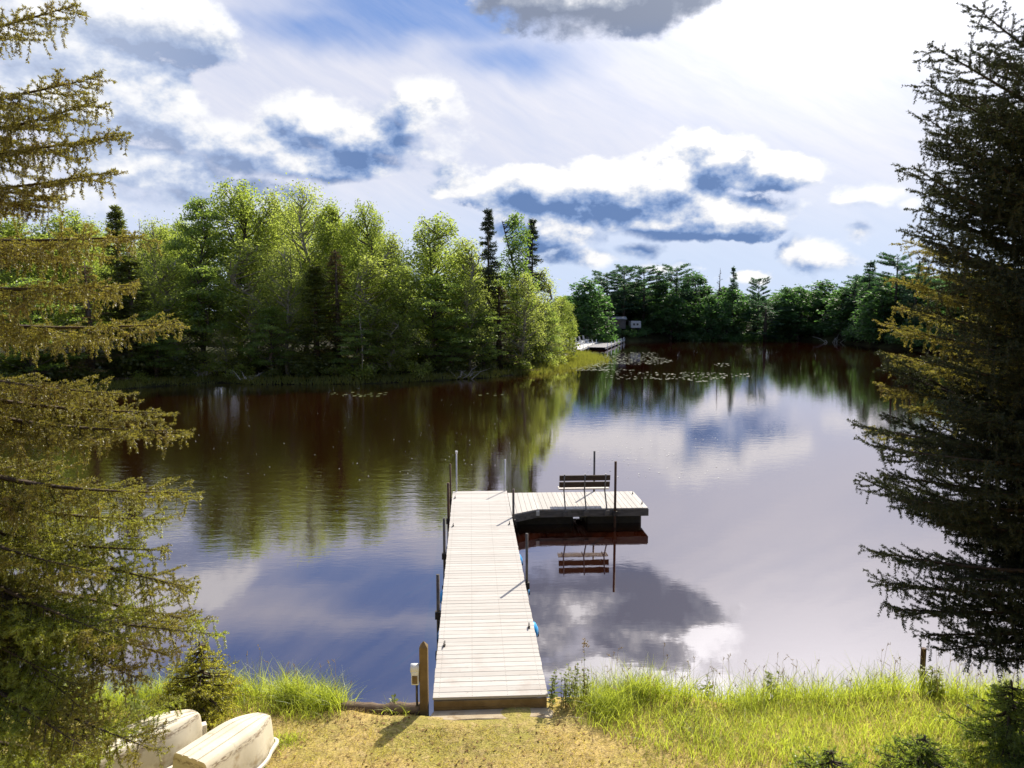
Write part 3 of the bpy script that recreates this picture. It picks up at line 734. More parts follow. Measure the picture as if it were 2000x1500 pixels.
# ------------------------------------------------------------------ dock
PHI = math.atan2(.637, 11.39); DZ = .5
dock = empty('dock', (-1.056, 9.542, 0), PHI)
tag(dock, 'long pale boardwalk dock with an L shaped end platform', 'dock')
def D(x, y): # dock-local to world
    c, s = math.cos(PHI), math.sin(PHI); return (-1.056 + x * c - y * s, 9.542 + x * s + y * c)
W, L = 1.53, 11.40
mb = MB(); y = .0; rr = random.Random(5); k = 0
while y < L - .05:
    d = .1341; dz = rr.uniform(-.0015, .0015)
    mb.box((W / 2 + rr.uniform(-.004, .004), y + d / 2, DZ - .018 + dz), (W + .03, d, .036), rz=rr.uniform(-.0012, .0012)); y += .1401; k += 1
o = mb.build('deck_boards', M['deck'], dock, .003)
# L platform boards run across: seen running away from the bank
LX0, LX1, LY0, LY1 = W + .025, 5.21, 9.42, 11.22
mb = MB(); x = LX0
while x < LX1 - .05:
    w = .1341; x1 = min(x + w, LX1)
    y0 = LY0 - .0 if x > 2.24 else LY0 - .47 * (1 - (x + w / 2 - W) / (2.24 - W))
    if x < 2.24:
        ya = LY0 - .47 * max(0, 1 - (x - W) / (2.24 - W)); yb = LY0 - .47 * max(0, 1 - (x1 - W) / (2.24 - W))
        mb.prism([(x, ya), (x1, yb), (x1, LY1), (x, LY1)], DZ - .036 + rr.uniform(-.001, .001), DZ + rr.uniform(-.001, .001))
    else:
        mb.box(((x + x1) / 2, (LY0 + LY1) / 2, DZ - .018 + rr.uniform(-.001, .001)), (x1 - x, LY1 - LY0, .036))
    x += .1401
def mat_deck2():
    m = M['deck'].copy(); m.name = 'weathered_deck_crosswise'; t = NT(m.node_tree)
    tc = next(n for n in m.node_tree.nodes if n.type == 'TEX_COORD')
    sw = t.node('ShaderNodeSeparateXYZ'); cb = t.node('ShaderNodeCombineXYZ')
    tos = [l.to_socket for l in m.node_tree.links if l.from_socket == tc.outputs['Object']]
    t.l.new(tc.outputs['Object'], sw.inputs[0]); t.l.new(sw.outputs[1], cb.inputs[0]); t.l.new(sw.outputs[0], cb.inputs[1]); t.l.new(sw.outputs[2], cb.inputs[2])
    ad = t.node('ShaderNodeVectorMath', operation='ADD'); ad.inputs[1].default_value = (0, 3.0, 0); t.l.new(cb.outputs[0], ad.inputs[0])
    for s in tos: t.l.new(ad.outputs[0], s)
    return m
M['deck2'] = mat_deck2()
o = mb.build('deck_boards', M['deck2'], dock, .003); o['label'] = 'pale boards of the end platform laid across it'
# frame under the boards
mb = MB()
mb.box((-.0 + .02, L / 2 + .03, DZ - .13), (.04, L - .1, .18)); mb.box((W - .02, L / 2 + .03, DZ - .13), (.04, L - .1, .18))
mb.box((W / 2, L / 2 + .03, DZ - .13), (.04, L - .1, .18)); mb.box((W / 2, L - .03, DZ - .131), (W - .1, .04, .176))
for q in range(1, 6): mb.box((W / 2, q * 1.95, DZ - .15), (W - .09, .04, .12))
mb.build('side_frame', M['fascia'], dock, .004)
mb = MB(); mb.box((W / 2, -.012, DZ - .082), (W - .0, .036, .088)); mb.box((W / 2, -.008, DZ - .178), (W - .0, .036, .098))
mb.build('end_fascia', M['timber'], dock, .003)
mb = MB()
mb.box(((2.24 + LX1) / 2, LY0 + .02, DZ - .13), (LX1 - 2.24, .04, .185)); mb.box(((LX0 + LX1) / 2 + .06, LY1 - .03, DZ - .13), (LX1 - LX0 - .15, .04, .185))
mb.box((LX1 - .02, (LY0 + LY1) / 2, DZ - .131), (.04, LY1 - LY0 - .12, .183))
ang = math.atan2(.47, 2.24 - W); mb.box(((W + 2.24) / 2 + .03, LY0 - .235 + .02, DZ - .132), (math.hypot(.47, .71) - .03, .035, .183), rz=ang)
for q in range(1, 4): mb.box((LX0 + q * .95, (LY0 + LY1) / 2, DZ - .15), (.04, LY1 - LY0 - .1, .12))
mb.build('platform_fascia', M['fascia'], dock, .004)
for yy in (LY0 + .45, LY1 - .25): MB().box((LX1 - .22, yy, .02), (.09, .09, .7)).build('corner_leg', M['fascia'], dock)
for q in (.35, 3.0): MB().box((W + .02 if q < 1 else 2.26, LY0 - .02 if q > 1 else LY0 - .5, DZ - .1), (.09, .05, .13)).build('corner_bracket', M['galv'], dock, .004)
for xx in (2.5, 4.35): MB().box((xx, (LY0 + LY1) / 2 + .1, .10), (1.5, 1.35, .30)).build('float', M['black_rubber'], dock, .04)  # black boxes added to block the bright gap under the platform
# pipe posts: (picture foot/top) -> dock-local
def post(x, y, top, r, mat, name='pipe_post', lean=(0, 0), lab=None, cap=None):
    p = MB(); p.tube([(x, y, -.9), (x + lean[0], y + lean[1], top)], r, 10)
    o = p.build(name, M[mat], dock)
    b = MB(); b.box((x, y, DZ - .13), (r * 2 + .05, r * 2 + .05, .13)); b.build('bracket', M['cleat'], o, .006)
    if cap:
        c = MB(); c.tube([(x + lean[0], y + lean[1], top - .06), (x + lean[0], y + lean[1], top + .02)], r + .012, 10); c.build('cap', M[cap], o)
    if lab: o['label'] = lab
    return o
def dl(px, py, top, Y):
    p = P(px, py, Y=Y); dx, dy = p[0] + 1.056, p[1] - 9.542; c, s = math.cos(PHI), math.sin(PHI)
    return dx * c + dy * s, -dx * s + dy * c, p[2]
def zt(px, py, x, y): return float(P(px, py, Y=D(x, y)[1])[2])
post(W + .06, 4.37, zt(1035, 1042, W + .06, 4.37), .027, 'pipe', lab='grey pipe post on the bank end of the right edge')
post(W + .05, 8.72, zt(1005, 955, W + .05, 8.72), .03, 'pipe', lab='grey pipe post at the inner corner of the L')
post(W - .03, L + .06, zt(1003, 897, W - .03, L + .06), .022, 'galv', lab='thin pale pipe post at the far right corner')
post(.10, L + .08, zt(893, 882, .10, L + .08), .021, 'galv', cap='white_cap', lab='pale pipe post with a white cap at the far left corner')
post(-.06, 10.9, zt(880.5, 906, -.06, 10.9), .024, 'rust_pipe', lab='slim rusty pipe post on the far left edge')
post(-.06, 8.9, zt(876.5, 943, -.06, 8.9), .032, 'rust_pipe', lab='thick rusty pipe post on the left edge')
post(-.07, 6.2, zt(866, 1012, -.07, 6.2), .03, 'pipe', lab='grey pipe post in the middle of the left edge')
post(-.07, 3.05, zt(856, 1122, -.07, 3.05), .03, 'pipe', lab='grey pipe post near the timber post')
post(4.30, LY0 - .05, zt(1202, 901, 4.30, LY0 - .05), .034, 'rust_pipe', lab='tall dark pipe post at the front of the end platform')
post(4.06, LY1 + .05, zt(1168, 881, 4.06, LY1 + .05), .030, 'pipe', lab='dark pipe post behind the bench')
# cleats
def cleat(x, y, rz):
    m = MB()
    m.tube([(-.075, 0, .05), (-.04, 0, .044), (.04, 0, .044), (.075, 0, .05)], [.008, .013, .013, .008], 8)
    m.tube([(-.028, 0, 0), (-.024, 0, .04)], .011, 8); m.tube([(.028, 0, 0), (.024, 0, .04)], .011, 8); m.box((0, 0, .004), (.09, .035, .008))
    o = m.build('cleat', M['cleat'], dock); o.location = (x, y, DZ + .001); o.rotation_euler = (0, 0, rz); return o
for (x, y, r) in [(.09, 1.55, 1.5), (W - .07, 2.15, 1.5), (.08, 8.0, 1.5), (W - .08, 8.1, 1.5), (.07, 10.7, 1.5), (LX1 - .1, LY1 - .3, 1.3), (LX1 - .08, LY0 + .42, 1.3)]: cleat(x, y, r)
# blue floats under the edges
def floatdrum(x, y, s):
    m = MB(); pr = []
    for k in range(9):
        q = k / 8; r = .17 * (1 - abs(2 * q - 1) ** 4 * .45); pr.append(((x - s * .25 + s * .36 * q), r))
    m.tube([(a, y, .19) for a, r in pr], [max(.03, r) if 0 < i < 8 else .06 for i, (a, r) in enumerate(pr)], 16)
    o = m.build('float', M['blue'], dock)
    b = MB(); b.tube([(x + s * .085, y, .15), (x + s * .118, y, .15)], .06, 12); b.build('end_cap', M['black_rubber'], o)
for (x, y, s) in [(W + .02, 2.7, 1), (W + .02, 4.6, 1), (W + .0, 6.3, 1), (.01, 4.3, -1), (.03, 6.4, -1), (.05, 2.6, -1)]: floatdrum(x, y, s)

# ------------------------------------------------------------------ bench on the end platform
bx, by = D(3.54, LY0)
bench = empty('bench', (bx, by, DZ), PHI)
tag(bench, 'slatted wooden bench facing the lake on the end platform', 'bench')
BW = 1.36
for z in (.575, .765):
    m = MB(); m.box((0, .30 - (z - .6) * .3, z), (BW, .03, .15), rx=.16); m.build('backrest_board', M['bench_dark'], bench, .004)
for i, yy in enumerate((.45, .60)):
    m = MB(); m.box((0, yy, .43), (BW, .135, .032)); m.build('seat_board', M['bench_seat'], bench, .004)
for xx in (-.55, 0, .55):
    m = MB()
    m.tube([(xx, -.03, -.14), (xx, .0, .0), (xx, .33, .40), (xx, .30, .47), (xx, .20, .88)], .019, 6)
    m.tube([(xx, .33, .405), (xx, .68, .405)], .016, 6)
    o = m.build('support', M['bench_metal'], bench)
    b = MB(); b.box((xx, -.055, -.12), (.13, .035, .14)); b.build('mounting_plate', M['fascia'], o, .004)

# ------------------------------------------------------------------ timber post with meter box
px_, py_ = -1.19, 9.60
tp = empty('timber_post', (px_, py_, .2))
tag(tp, 'square brown timber post with pointed top left of the dock', 'post')
m = MB(); s = .055; z1 = zt_ = float(P(838, 1262, Y=9.6)[2]) - .2
m.add([(-s, -s, -.5), (s, -s, -.5), (s, s, -.5), (-s, s, -.5), (-s, -s, z1), (s, -s, z1), (s, s, z1), (-s, s, z1), (0, 0, z1 + .075)],
      [(0, 1, 5, 4), (1, 2, 6, 5), (2, 3, 7, 6), (3, 0, 4, 7), (4, 5, 8), (5, 6, 8), (6, 7, 8), (7, 4, 8)])
m.build('post_shaft', M['timber'], tp, .003)
zb = float(P(824, 1318, Y=9.6)[2]) - .2
m = MB(); m.box((-.115, -.01, zb - .02), (.10, .12, .19)); mb_ = m.build('outlet_box', M['white_cap'], tp, .01)
m = MB(); m.tube([(-.175, -.01, zb + .10), (-.06, -.01, zb + .10)], .062, 14); c = m.build('box_cover', M['white_cap'], mb_)
m = MB(); m.box((-.115, -.073, zb - .035), (.07, .012, .11)); m.build('box_door', M['timber'], mb_)
m = MB(); m.tube([(-.10, 0, zb - .1), (-.10, 0, zb - .35), (-.075, -.0, -.35)], .016, 8); m.build('conduit', M['pipe'], tp)
# landing slab, soil scar, log
m = MB(); c = P(957, 1388, z=.33); m.prism([(-.80, -.10), (-.5, -.135), (-.2, -.115), (.15, -.14), (.45, -.11), (.80, -.13), (.83, .03), (.78, .12), (-.78, .12), (-.82, .0)], -.05, .05); o = m.build('concrete_slab', M['concrete'], None, .012); o.location = (*D(.78, -.15), .287); o.rotation_euler = (0, 0, PHI); tag(o, 'worn concrete slab at the foot of the dock', 'slab')
m = MB(); pts = []
for k in range(12): q = k / 11; pts.append((-.55 + 1.1 * q, .02 * math.sin(7 * q), .015 * math.sin(11 * q)))
m.tube(pts, [.085 + .012 * math.sin(k * 1.9) for k in range(12)], 9); o = m.build('log', M['log']); o.location = (-1.78, 9.62, .30); o.rotation_euler = (0, 0, .03); tag(o, 'old log edging the bank left of the timber post', 'log')
# dark iron pipe at the right bank
b = P(1800, 1340, z=.2); m = MB(); zt1 = float(P(1800, 1266, Y=b[1])[2])
m.tube([(0, 0, -.6), (.0, 0, zt1 - .2)], .038, 12, False); m.tube([(.0, 0, zt1 - .2), (.0, 0, zt1 - .23)], .030, 12)
o = m.build('iron_pipe', M['rust_pipe']); o.location = (b[0], b[1], .2); tag(o, 'dark iron pipe standing in the grass at the right bank', 'pipe')

# ------------------------------------------------------------------ upturned boats
def boat(label, bow, stern, wid, hgt):
    """hull upside down, stern towards the bank slope, tapering to a blunt bow"""
    b = Vector(bow); s = Vector(stern); d = (b - s); Lb = d.length; rz = math.atan2(d.y, d.x)
    t = empty('rowboat', (s.x, s.y, gz(s.x, s.y)), rz); tag(t, label, 'boat', 'upturned boats on the bank')
    n = 15; sec = []
    for i in range(n):
        u = i / (n - 1)
        k = 1 - .55 * max(0, (u - .55) / .45) ** 2.3; kb = (1 - .50 * max(0, (u - .5) / .5) ** 2.2)
        hw, tw = wid / 2 * k, wid / 2 * .80 * kb
        zt = hgt * (1 - .10 * max(0, (u - .6) / .4) ** 2)
        ex = .10 * (1 - u) * 0
        prof = [(-hw, .03), (-hw * .99, hgt * .35), (-tw * 1.08, zt - .07), (-tw, zt - .022), (-tw * .9, zt), (-tw * .52, zt + .004), (-tw * .50, zt - .008), (-tw * .46, zt - .008), (-tw * .44, zt + .006),
                (-.03, zt + .010), (-.02, zt - .004), (.02, zt - .004), (.03, zt + .010), (tw * .44, zt + .006), (tw * .46, zt - .008), (tw * .50, zt - .008), (tw * .52, zt + .004), (tw * .9, zt), (tw, zt - .022), (tw * 1.08, zt - .07), (hw * .99, hgt * .35), (hw, .03)]
        x = Lb * u
        sec.append([(x - (.02 if i == 0 else 0) + (.05 * (1 - (zz / hgt)) * (i == n - 1)), yy, zz) for yy, zz in prof])
    # rounded bow: one more shrunken section
    last = sec[-1]
    for q, sc in ((.05, .86), (.09, .62), (.105, .3)):
        sec.append([(Lb + q + .05 * (1 - zz / hgt), yy * sc, zz - (1 - sc) * .10 * (zz > .1)) for (_, yy, zz) in last])
    vs = [v for r in sec for v in r]; m_ = len(sec[0]); fs = []
    for i in range(len(sec) - 1):
        for k in range(m_ - 1): fs.append((i * m_ + k, i * m_ + k + 1, (i + 1) * m_ + k + 1, (i + 1) * m_ + k))
    fs.append(tuple(range(m_))); e = (len(sec) - 1) * m_; fs.append(tuple(e + k for k in reversed(range(m_))))
    m = MB(); m.add(vs, fs, False); me = m.mesh('hull')
    bm = bmesh.new(); bm.from_mesh(me); bmesh.ops.recalc_face_normals(bm, faces=bm.faces); bm.to_mesh(me); bm.free()
    for p in me.polygons: p.use_smooth = len(p.vertices) == 4
    me.set_sharp_from_angle(angle=math.radians(32))
    link('hull', me, M['boat'], t)
    # flared rim round the ground edge
    path = [r[0] for r in sec] + [r[-1] for r in reversed(sec)]
    m = MB(); pp = [Vector((x, y * 1.03 + (.015 if y > 0 else -.015), .045)) for x, y, z in path]
    rimv, rimf = [], []
    for i, p in enumerate(pp):
        o_ = Vector((.02 if p.x > Lb else 0, .035 if p.y > 0 else -.035, 0))
        rimv += [p + Vector((0, 0, .012)), p + o_ + Vector((0, 0, .008)), p + o_ + Vector((0, 0, -.022)), p + Vector((0, 0, -.02))]
    for i in range(len(pp) - 1):
        for k in range(4): rimf.append((i * 4 + k, i * 4 + (k + 1) % 4, i * 4 + 4 + (k + 1) % 4, i * 4 + 4 + k))
    m.add(rimv, rimf); m.build('rim', M['boat_rim'], t)
    return t
boat('cream upturned boat nearest the grass, right of the pair', (-3.06, 8.58, .4), (-3.50, 7.66, .4), .60, .46)
boat('cream upturned boat under the spruce branches, left of the pair', (-3.95, 8.65, .4), (-4.66, 7.78, .4), .60, .46)
c = P(386, 1416, z=.6); m = MB(); m.box((0, 0, .1), (.20, .10, .16), rz=.5); m.box((-.02, -.06, .0), (.16, .1, .14), rz=.3)
o = m.build('wooden_block', M['boat_rim'], None, .006); o.location = (c[0], c[1], .42); tag(o, 'small weathered block wedged between the upturned boats', 'block')

# ------------------------------------------------------------------ near spruces
def spruce_branch(root, tip, rr, TW, ND, sag=.10, hang=.5, dens=1.0, sec=.34):
    root = np.array(root, float); tip = np.array(tip, float); Lv = tip - root; L = float(np.linalg.norm(Lv)); n = max(6, int(L / .16))
    pts = []
    wob = rr.uniform(-.05, .05) * L
    h = np.array((Lv[0], Lv[1], 0)); h /= max(1e-6, np.linalg.norm(h)); sd = np.array((-h[1], h[0], 0))
    for i in range(n + 1):
        t = i / n; p = root + Lv * t; p = p + np.array((0, 0, -sag * L * math.sin(PI * t ** .8))) + sd * wob * math.sin(PI * t)
        pts.append(p)
    r0 = .012 + .011 * L
    for i in range(n):
        TW.append((pts[i], pts[i + 1], r0 * (1 - i / n) + .003, r0 * (1 - (i + 1) / n) + .003))
        if i / n > .55: ND.append((pts[i], pts[i + 1]))
    s = .10 * L; side = 1
    while s < L * .985:
        t = s / L; k = t * n; i = min(n - 1, int(k)); p = pts[i] + (pts[i + 1] - pts[i]) * (k - i); tg = pts[i + 1] - pts[i]; tg = tg / np.linalg.norm(tg)
        l = (sec * L * (1 - t) ** .75 + .13) * rr.uniform(.55, 1.15); l = min(l, .95)
        ang = rr.uniform(.62, .95); d = tg * math.cos(ang) + sd * side * math.sin(ang) + np.array((0, 0, rr.uniform(-.34, .26)))
        d /= np.linalg.norm(d); m = max(2, int(l / .085)); prev = p; sn = np.cross(d, (0, 0, 1)); sn = sn / max(1e-6, np.linalg.norm(sn))
        for j in range(1, m + 1):
            u = j / m; q = p + d * l * u + np.array((0, 0, -.10 * l * math.sin(PI * u)))
            TW.append((prev, q, .005 * (1 - u) + .0018, .005 * (1 - u) + .0015))
            if u > .25 or t > .35: ND.append((prev, q))
            if rr.random() < .95 * dens:
                for sg in ((1,) if j % 2 else (-1,)) if rr.random() < .45 else (1, -1):
                    tl = (.05 + .20 * (1 - u) * min(1, l / .5)) * rr.uniform(.5, 1.3)
                    e = q + (d * .75 + sn * sg * .65 + np.array((0, 0, rr.uniform(-.30, .22)))) * tl
                    TW.append((q, e, .0018, .001)); ND.append((q, e))
            if rr.random() < hang:
                hl = rr.uniform(.06, .30) * (1.1 - .5 * t); e = q + np.array((rr.uniform(-.35, .35) * hl, rr.uniform(-.35, .35) * hl, -hl))
                TW.append((q, e, .0025, .0015)); ND.append((q + (e - q) * .15, e))
            prev = q
        s += rr.uniform(.045, .085) / max(.5, dens); side = -side
def near_spruce(name, label, base, height, explicit, radius, seed, mat, lo, hi, step, dens, nper, hang, facing, nl=.028, nw=.0085, group=None, catg='spruce tree', fill=5, rise=0.0, clear=None):
    rr = random.Random(seed); r = np.random.default_rng(seed); TW, ND, ND2, TW2 = [], [], [], []
    b = np.array(base, float)
    for (px, py, Y, drop, sg) in explicit:
        tip = P(px, py, Y=Y) - b
        spruce_branch((0, 0, max(.3, tip[2] + drop)), tip, rr, TW, ND, sg, hang, dens * (1.35 if py < 420 and px < 400 else 1), .22 if py < 420 and px < 400 else .30)
    h = lo
    while h < hi:
        for k in range(fill):
            a = rr.uniform(0, 2 * PI); R = radius(h) * rr.uniform(.72, 1.0); back = math.cos(a - facing) < .1
            if clear is not None and h > clear and math.cos(a - facing) > .35: continue
            zt = h + (rr.uniform(-.35, .15) * .6 + rise) * R
            tip = (math.cos(a) * R, math.sin(a) * R, zt)
            spruce_branch((0, 0, h), tip, rr, TW2 if back else TW, ND2 if back else ND, rr.uniform(.02, .12), hang, dens * (.5 if back else 1))
        h += step * rr.uniform(.75, 1.25)
    for k_ in range(6): q_ = height * (.70 + .05 * k_); ND.append((np.array((0, 0, q_)), np.array((0, 0, q_ + .05 * height))))
    t = empty(name, base); tag(t, label, catg, group)
    parts = [needles([a for a, _ in ND], [c for _, c in ND], r, nper, nl, nw)]; print('needles', len(ND), len(ND2), len(TW))
    if ND2: parts.append(needles([a for a, _ in ND2], [c for _, c in ND2], r, nper * .45, nl * 1.3, nw * 1.6))
    V, F = cat(parts); link('crown', npmesh(name + '_crown', V, F), M[mat], t)
    tw = TW + TW2
    V, F = twig_prisms([a[0] for a in tw], [a[1] for a in tw], [a[2] for a in tw], [a[3] for a in tw])
    link('branches', npmesh(name + '_branches', V, F), M['bark_twig'], t)
    m = MB(); k = height; m.tube([(0, 0, -.4), (0, 0, k * .3), (.05, 0, k * .65), (0, 0, k)], [.024 * k * .62, .019 * k * .62, .011 * k * .62, .012], 10); m.build('trunk', M['bark'], t)
    return len(ND)
LB = (-6.75, 7.6, 0.35)
lef = [  # tip px, tip py, distance, drop of root relative to tip, sag
 (158, 8, 7.4, -.45, .05), (200, 148, 7.5, -.10, .07), (192, 196, 7.2, .05, .08), (243, 262, 7.5, .10, .09), (222, 335, 7.4, .2, .10), (110, 385, 7.6, .3, .10),
 (282, 462, 7.3, .12, .03), (272, 556, 7.2, .25, .05), (352, 632, 7.5, .35, .06),  (245, 770, 7.2, .6, .05), (318, 806, 7.5, .6, .06), (362, 842, 7.2, .6, .07), (372, 962, 7.2, .75, .08), (330, 1015, 7.7, .8, .08),  (330, 1075, 7.6, .9, .08), (372, 1148, 7.2, 1.0, .06), (415, 1238, 7.1, 1.05, .06), (395, 1215, 7.6, 1.0, .06), (330, 1280, 7.4, 1.1, .05), (280, 1330, 7.0, 1.1, .05), (240, 1250, 6.7, 1.1, .06), (200, 1120, 6.9, 1.0, .06),
 (300, 1465, 6.3, 1.0, .05), (160, 1385, 6.4, 1.1, .05), (150, 1340, 6.6, 1.1, .05), (180, 1470, 6.0, .9, .05), (60, 1430, 6.3, 1.0, .05), (90, 1230, 6.8, 1.0, .05), (100, 1000, 7.0, .8, .06)]
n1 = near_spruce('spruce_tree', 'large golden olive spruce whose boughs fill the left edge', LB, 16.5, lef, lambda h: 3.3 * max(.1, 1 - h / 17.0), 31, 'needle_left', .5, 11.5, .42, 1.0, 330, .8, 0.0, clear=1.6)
RB = (7.35, 8.6, 0.35)
rig = [(1900, 10, 8.2, -.5, .04), (1812, 85, 8.0, -.6, .05), (1800, 160, 8.6, -.5, .05), (1802, 225, 8.0, -.4, .06), (1815, 280, 8.5, -.3, .06), (1782, 325, 8.0, -.3, .06), (1800, 400, 8.6, -.2, .07), (1815, 470, 8.0, -.1, .07), (1790, 440, 7.8, -.1, .07),
 (1682, 832, 8.2, .2, .09), (1700, 870, 7.8, .3, .09), (1720, 925, 8.3, .3, .09), (1765, 975, 8.0, .4, .09), (1800, 890, 8.8, .3, .09),
 (1830, 1020, 8.2, .4, .08), (1700, 1076, 8.1, .3, .10), (1712, 1135, 8.3, .4, .10), (1740, 1190, 8.0, .4, .10), (1800, 1240, 8.2, .5, .09), (1850, 1270, 8.0, .6, .09), (1900, 1285, 8.3, .6, .08), (1830, 1130, 7.8, .5, .09), (1880, 1180, 8.5, .5, .09), (1860, 800, 7.7, .2, .08), (1850, 650, 7.8, .1, .07), (1870, 540, 7.8, 0, .07), (1880, 300, 7.8, -.3, .06), (1900, 180, 7.8, -.4, .06), (1920, 960, 7.6, .3, .08), (1940, 100, 7.8, -.5, .05)]
rig = [(a, b_, c_, d_ - .75 if b_ < 800 else d_ - .5, .5 * e_) for a, b_, c_, d_, e_ in rig]
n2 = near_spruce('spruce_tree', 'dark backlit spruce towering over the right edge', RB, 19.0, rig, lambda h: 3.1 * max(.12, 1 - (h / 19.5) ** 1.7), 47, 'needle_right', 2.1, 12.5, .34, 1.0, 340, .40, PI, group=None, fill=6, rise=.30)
# young conifers on the bank
def sapling(label, px, py, h, R, mat, seed, nper=300, wdt=.009):
    x, y = P(px, py, z=.35)[:2]
    near_spruce('young_spruce', label, (x, y, gz(x, y) - .03), h, [], lambda q: R * max(.12, 1 - (q / h) ** 1.3), seed, mat, .1, h * .98, .085, .9, nper, .25, -PI / 2, .028, wdt, catg='young spruce', group='young spruces on the bank', fill=7)
near_spruce('spruce_tree', 'added spruce whose golden needles stand in for sunlit boughs of the dark spruce', (7.5, 9.75, .33), 7.4, [(1745, 548, 9.6, -.5, .02), (1722, 634, 9.5, -.4, .03), (1735, 690, 9.9, -.4, .03), (1718, 752, 9.4, -.3, .04), (1760, 600, 9.9, -.4, .03), (1790, 800, 9.5, -.3, .03), (1700, 840, 9.6, -.3, .04), (1765, 470, 9.8, -.6, .02), (1800, 520, 9.4, -.5, .02)],  # second spruce added; gold needles stand in for sunlight on the dark tree
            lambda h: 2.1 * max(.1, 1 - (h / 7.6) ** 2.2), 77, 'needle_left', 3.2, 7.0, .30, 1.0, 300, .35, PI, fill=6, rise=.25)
sapling('bushy olive young spruce behind the upturned boats', 395, 1392, 1.05, .85, 'needle_sapling', 5)
sapling('large dark young spruce at the bottom right corner', 1965, 1475, 1.0, .95, 'needle_fir', 6)
sapling('medium young spruce left of the corner one', 1800, 1530, .62, .85, 'needle_fir', 7)
sapling('tiny young spruce poking from the grass by the frame bottom', 1620, 1552, .50, .75, 'needle_fir', 8)

# ------------------------------------------------------------------ grass
def blades(n, xf, yf, hmin, hmax, wid, lean, seed, segs=3, dens=None):
    r = np.random.default_rng(seed); x, y = xf(r, n), None; y = yf(r, x)
    if dens is not None: k = r.random(n) < dens(x, y); x, y = x[k], y[k]
    n = len(x); z = gheight(x, y) - .01
    a = r.uniform(0, 2 * PI, n); h = r.uniform(hmin, hmax, n) * r.uniform(.6, 1.0, n); ln = r.uniform(.2, 1.0, n) * lean
    dx, dy = np.cos(a), np.sin(a); fa = r.uniform(0, PI, n); wx, wy = np.cos(fa) * wid * .5, np.sin(fa) * wid * .5
    V = []
    for s in range(segs + 1):
        t = s / segs; off = h * ln * t ** 2; zz = z + h * (t - .35 * ln * t ** 2); w = 1 - t * .92
        V.append(np.stack([x + dx * off - wx * w, y + dy * off - wy * w, zz], 1)); V.append(np.stack([x + dx * off + wx * w, y + dy * off + wy * w, zz], 1))
    V = np.stack(V, 1).reshape(-1, 3); k = 2 * (segs + 1); o = (np.arange(n) * k)[:, None]
    F = np.concatenate([o + np.array((2 * s, 2 * s + 1, 2 * s + 3, 2 * s + 2)) for s in range(segs)], 0)
    return V, F
M['grass_dry'] = mat_leaf('dry_lawn_grass', (.58, .44, .14), (.35, .38, .045), (.80, .70, .11), .48, .04, 2.6, 0)
M['grass_tall'] = mat_leaf('tall_grass', (.19, .24, .026), (.28, .30, .038), (.58, .66, .07), .56, .05, 1.2, 0)
M['straw'] = mat_leaf('straw', (.50, .38, .18), (.36, .25, .10), (.5, .4, .15), .25, .03, 3, 0)
def nz(x, y, s=1.0, ph=0.0): return .5 + .25 * np.sin(1.7 * x * s + ph) * np.cos(2.3 * y * s + ph * 2) + .25 * np.sin(4.1 * x * s + 1.3 * y * s + ph)
bare = lambda x, y: np.exp(-(((x + 1.9) / .55) ** 2 + ((y - 9.25) / .16) ** 2)) + .9 * np.exp(-(((x - .72) / .25) ** 2 + ((y - 9.15) / .2) ** 2)) + .8 * np.exp(-(((x + .1) / .16) ** 2 + ((y - 9.0) / .08) ** 2))
slab = lambda x, y: ((x > -1.25) & (x < .52) & (y > 9.16)).astype(float)
V, F = blades(90000, lambda r, n: r.uniform(-6.5, 6.5, n), lambda r, x: r.uniform(6.3, 9.9, len(x)), .025, .10, .0075, 1.4, 3, 2,
              lambda x, y: np.clip(.05 + 1.0 * nz(x, y, 1.9) * (.5 + nz(x, y, 4.1, 2.0)) - 1.3 * bare(x, y) - 2 * slab(x, y), 0, 1))
o = link('lawn_grass', npmesh('lawn_grass', V, F), M['grass_dry']); tag(o, 'short dry yellow lawn grass on the bank', 'grass', kind='stuff')
# straw lying flat
r = np.random.default_rng(8); n = 9000; x = r.uniform(-3.4, 2.6, n); y = r.uniform(7.2, 9.6, n); k = slab(x, y) < .5; x, y = x[k], y[k]; n = len(x); a = r.uniform(0, 2 * PI, n)
A = np.stack([x, y, gheight(x, y) + .012], 1); B = A + np.stack([np.cos(a), np.sin(a), r.uniform(-.1, .35, n)], 1) * r.uniform(.03, .12, (n, 1))
V, F = twig_prisms(A, B, .0018, .001); o = link('straw', npmesh('straw', V, F), M['straw']); tag(o, 'dry straw scattered over the lawn', 'straw', kind='stuff')
r = np.random.default_rng(18); n = 1500; x = r.normal(-.6, 2.2, n); y = r.uniform(8.0, 9.7, n); k = (slab(x, y) < .5) & (r.random(n) < .25 + bare(x, y) + .3 * nz(x, y, 2.2)); cn = np.stack([x[k], y[k], gheight(x[k], y[k]) + .012], 1)
M['litter'] = mat_rough('leaf_litter', (.16, .085, .035), (.30, .17, .07), 9, .9, 0)
V, F = leaf_quads(cn, .022, r, 2.5); o = link('leaf_litter', npmesh('leaf_litter', V, F), M['litter']); tag(o, 'brown dead leaves scattered on the lawn', 'dead leaves', kind='stuff')
def tall_d(x, y):
    b = bank_y(x); e = b - y
    right = np.clip((x - .75) / .35, 0, 1) * np.clip((y - (9.15 - .75 * np.clip((x - .8) / 1.0, 0, 1) - .5 * np.clip((x - 2.0) / 2, 0, 1))) / .25, 0, 1)
    left = np.clip((-2.15 - x) / .25, 0, 1) * np.clip((y - 9.15) / .2, 0, 1)
    return np.clip((right + left) * (.35 + .9 * nz(x, y, 1.5, .7)), 0, 1)
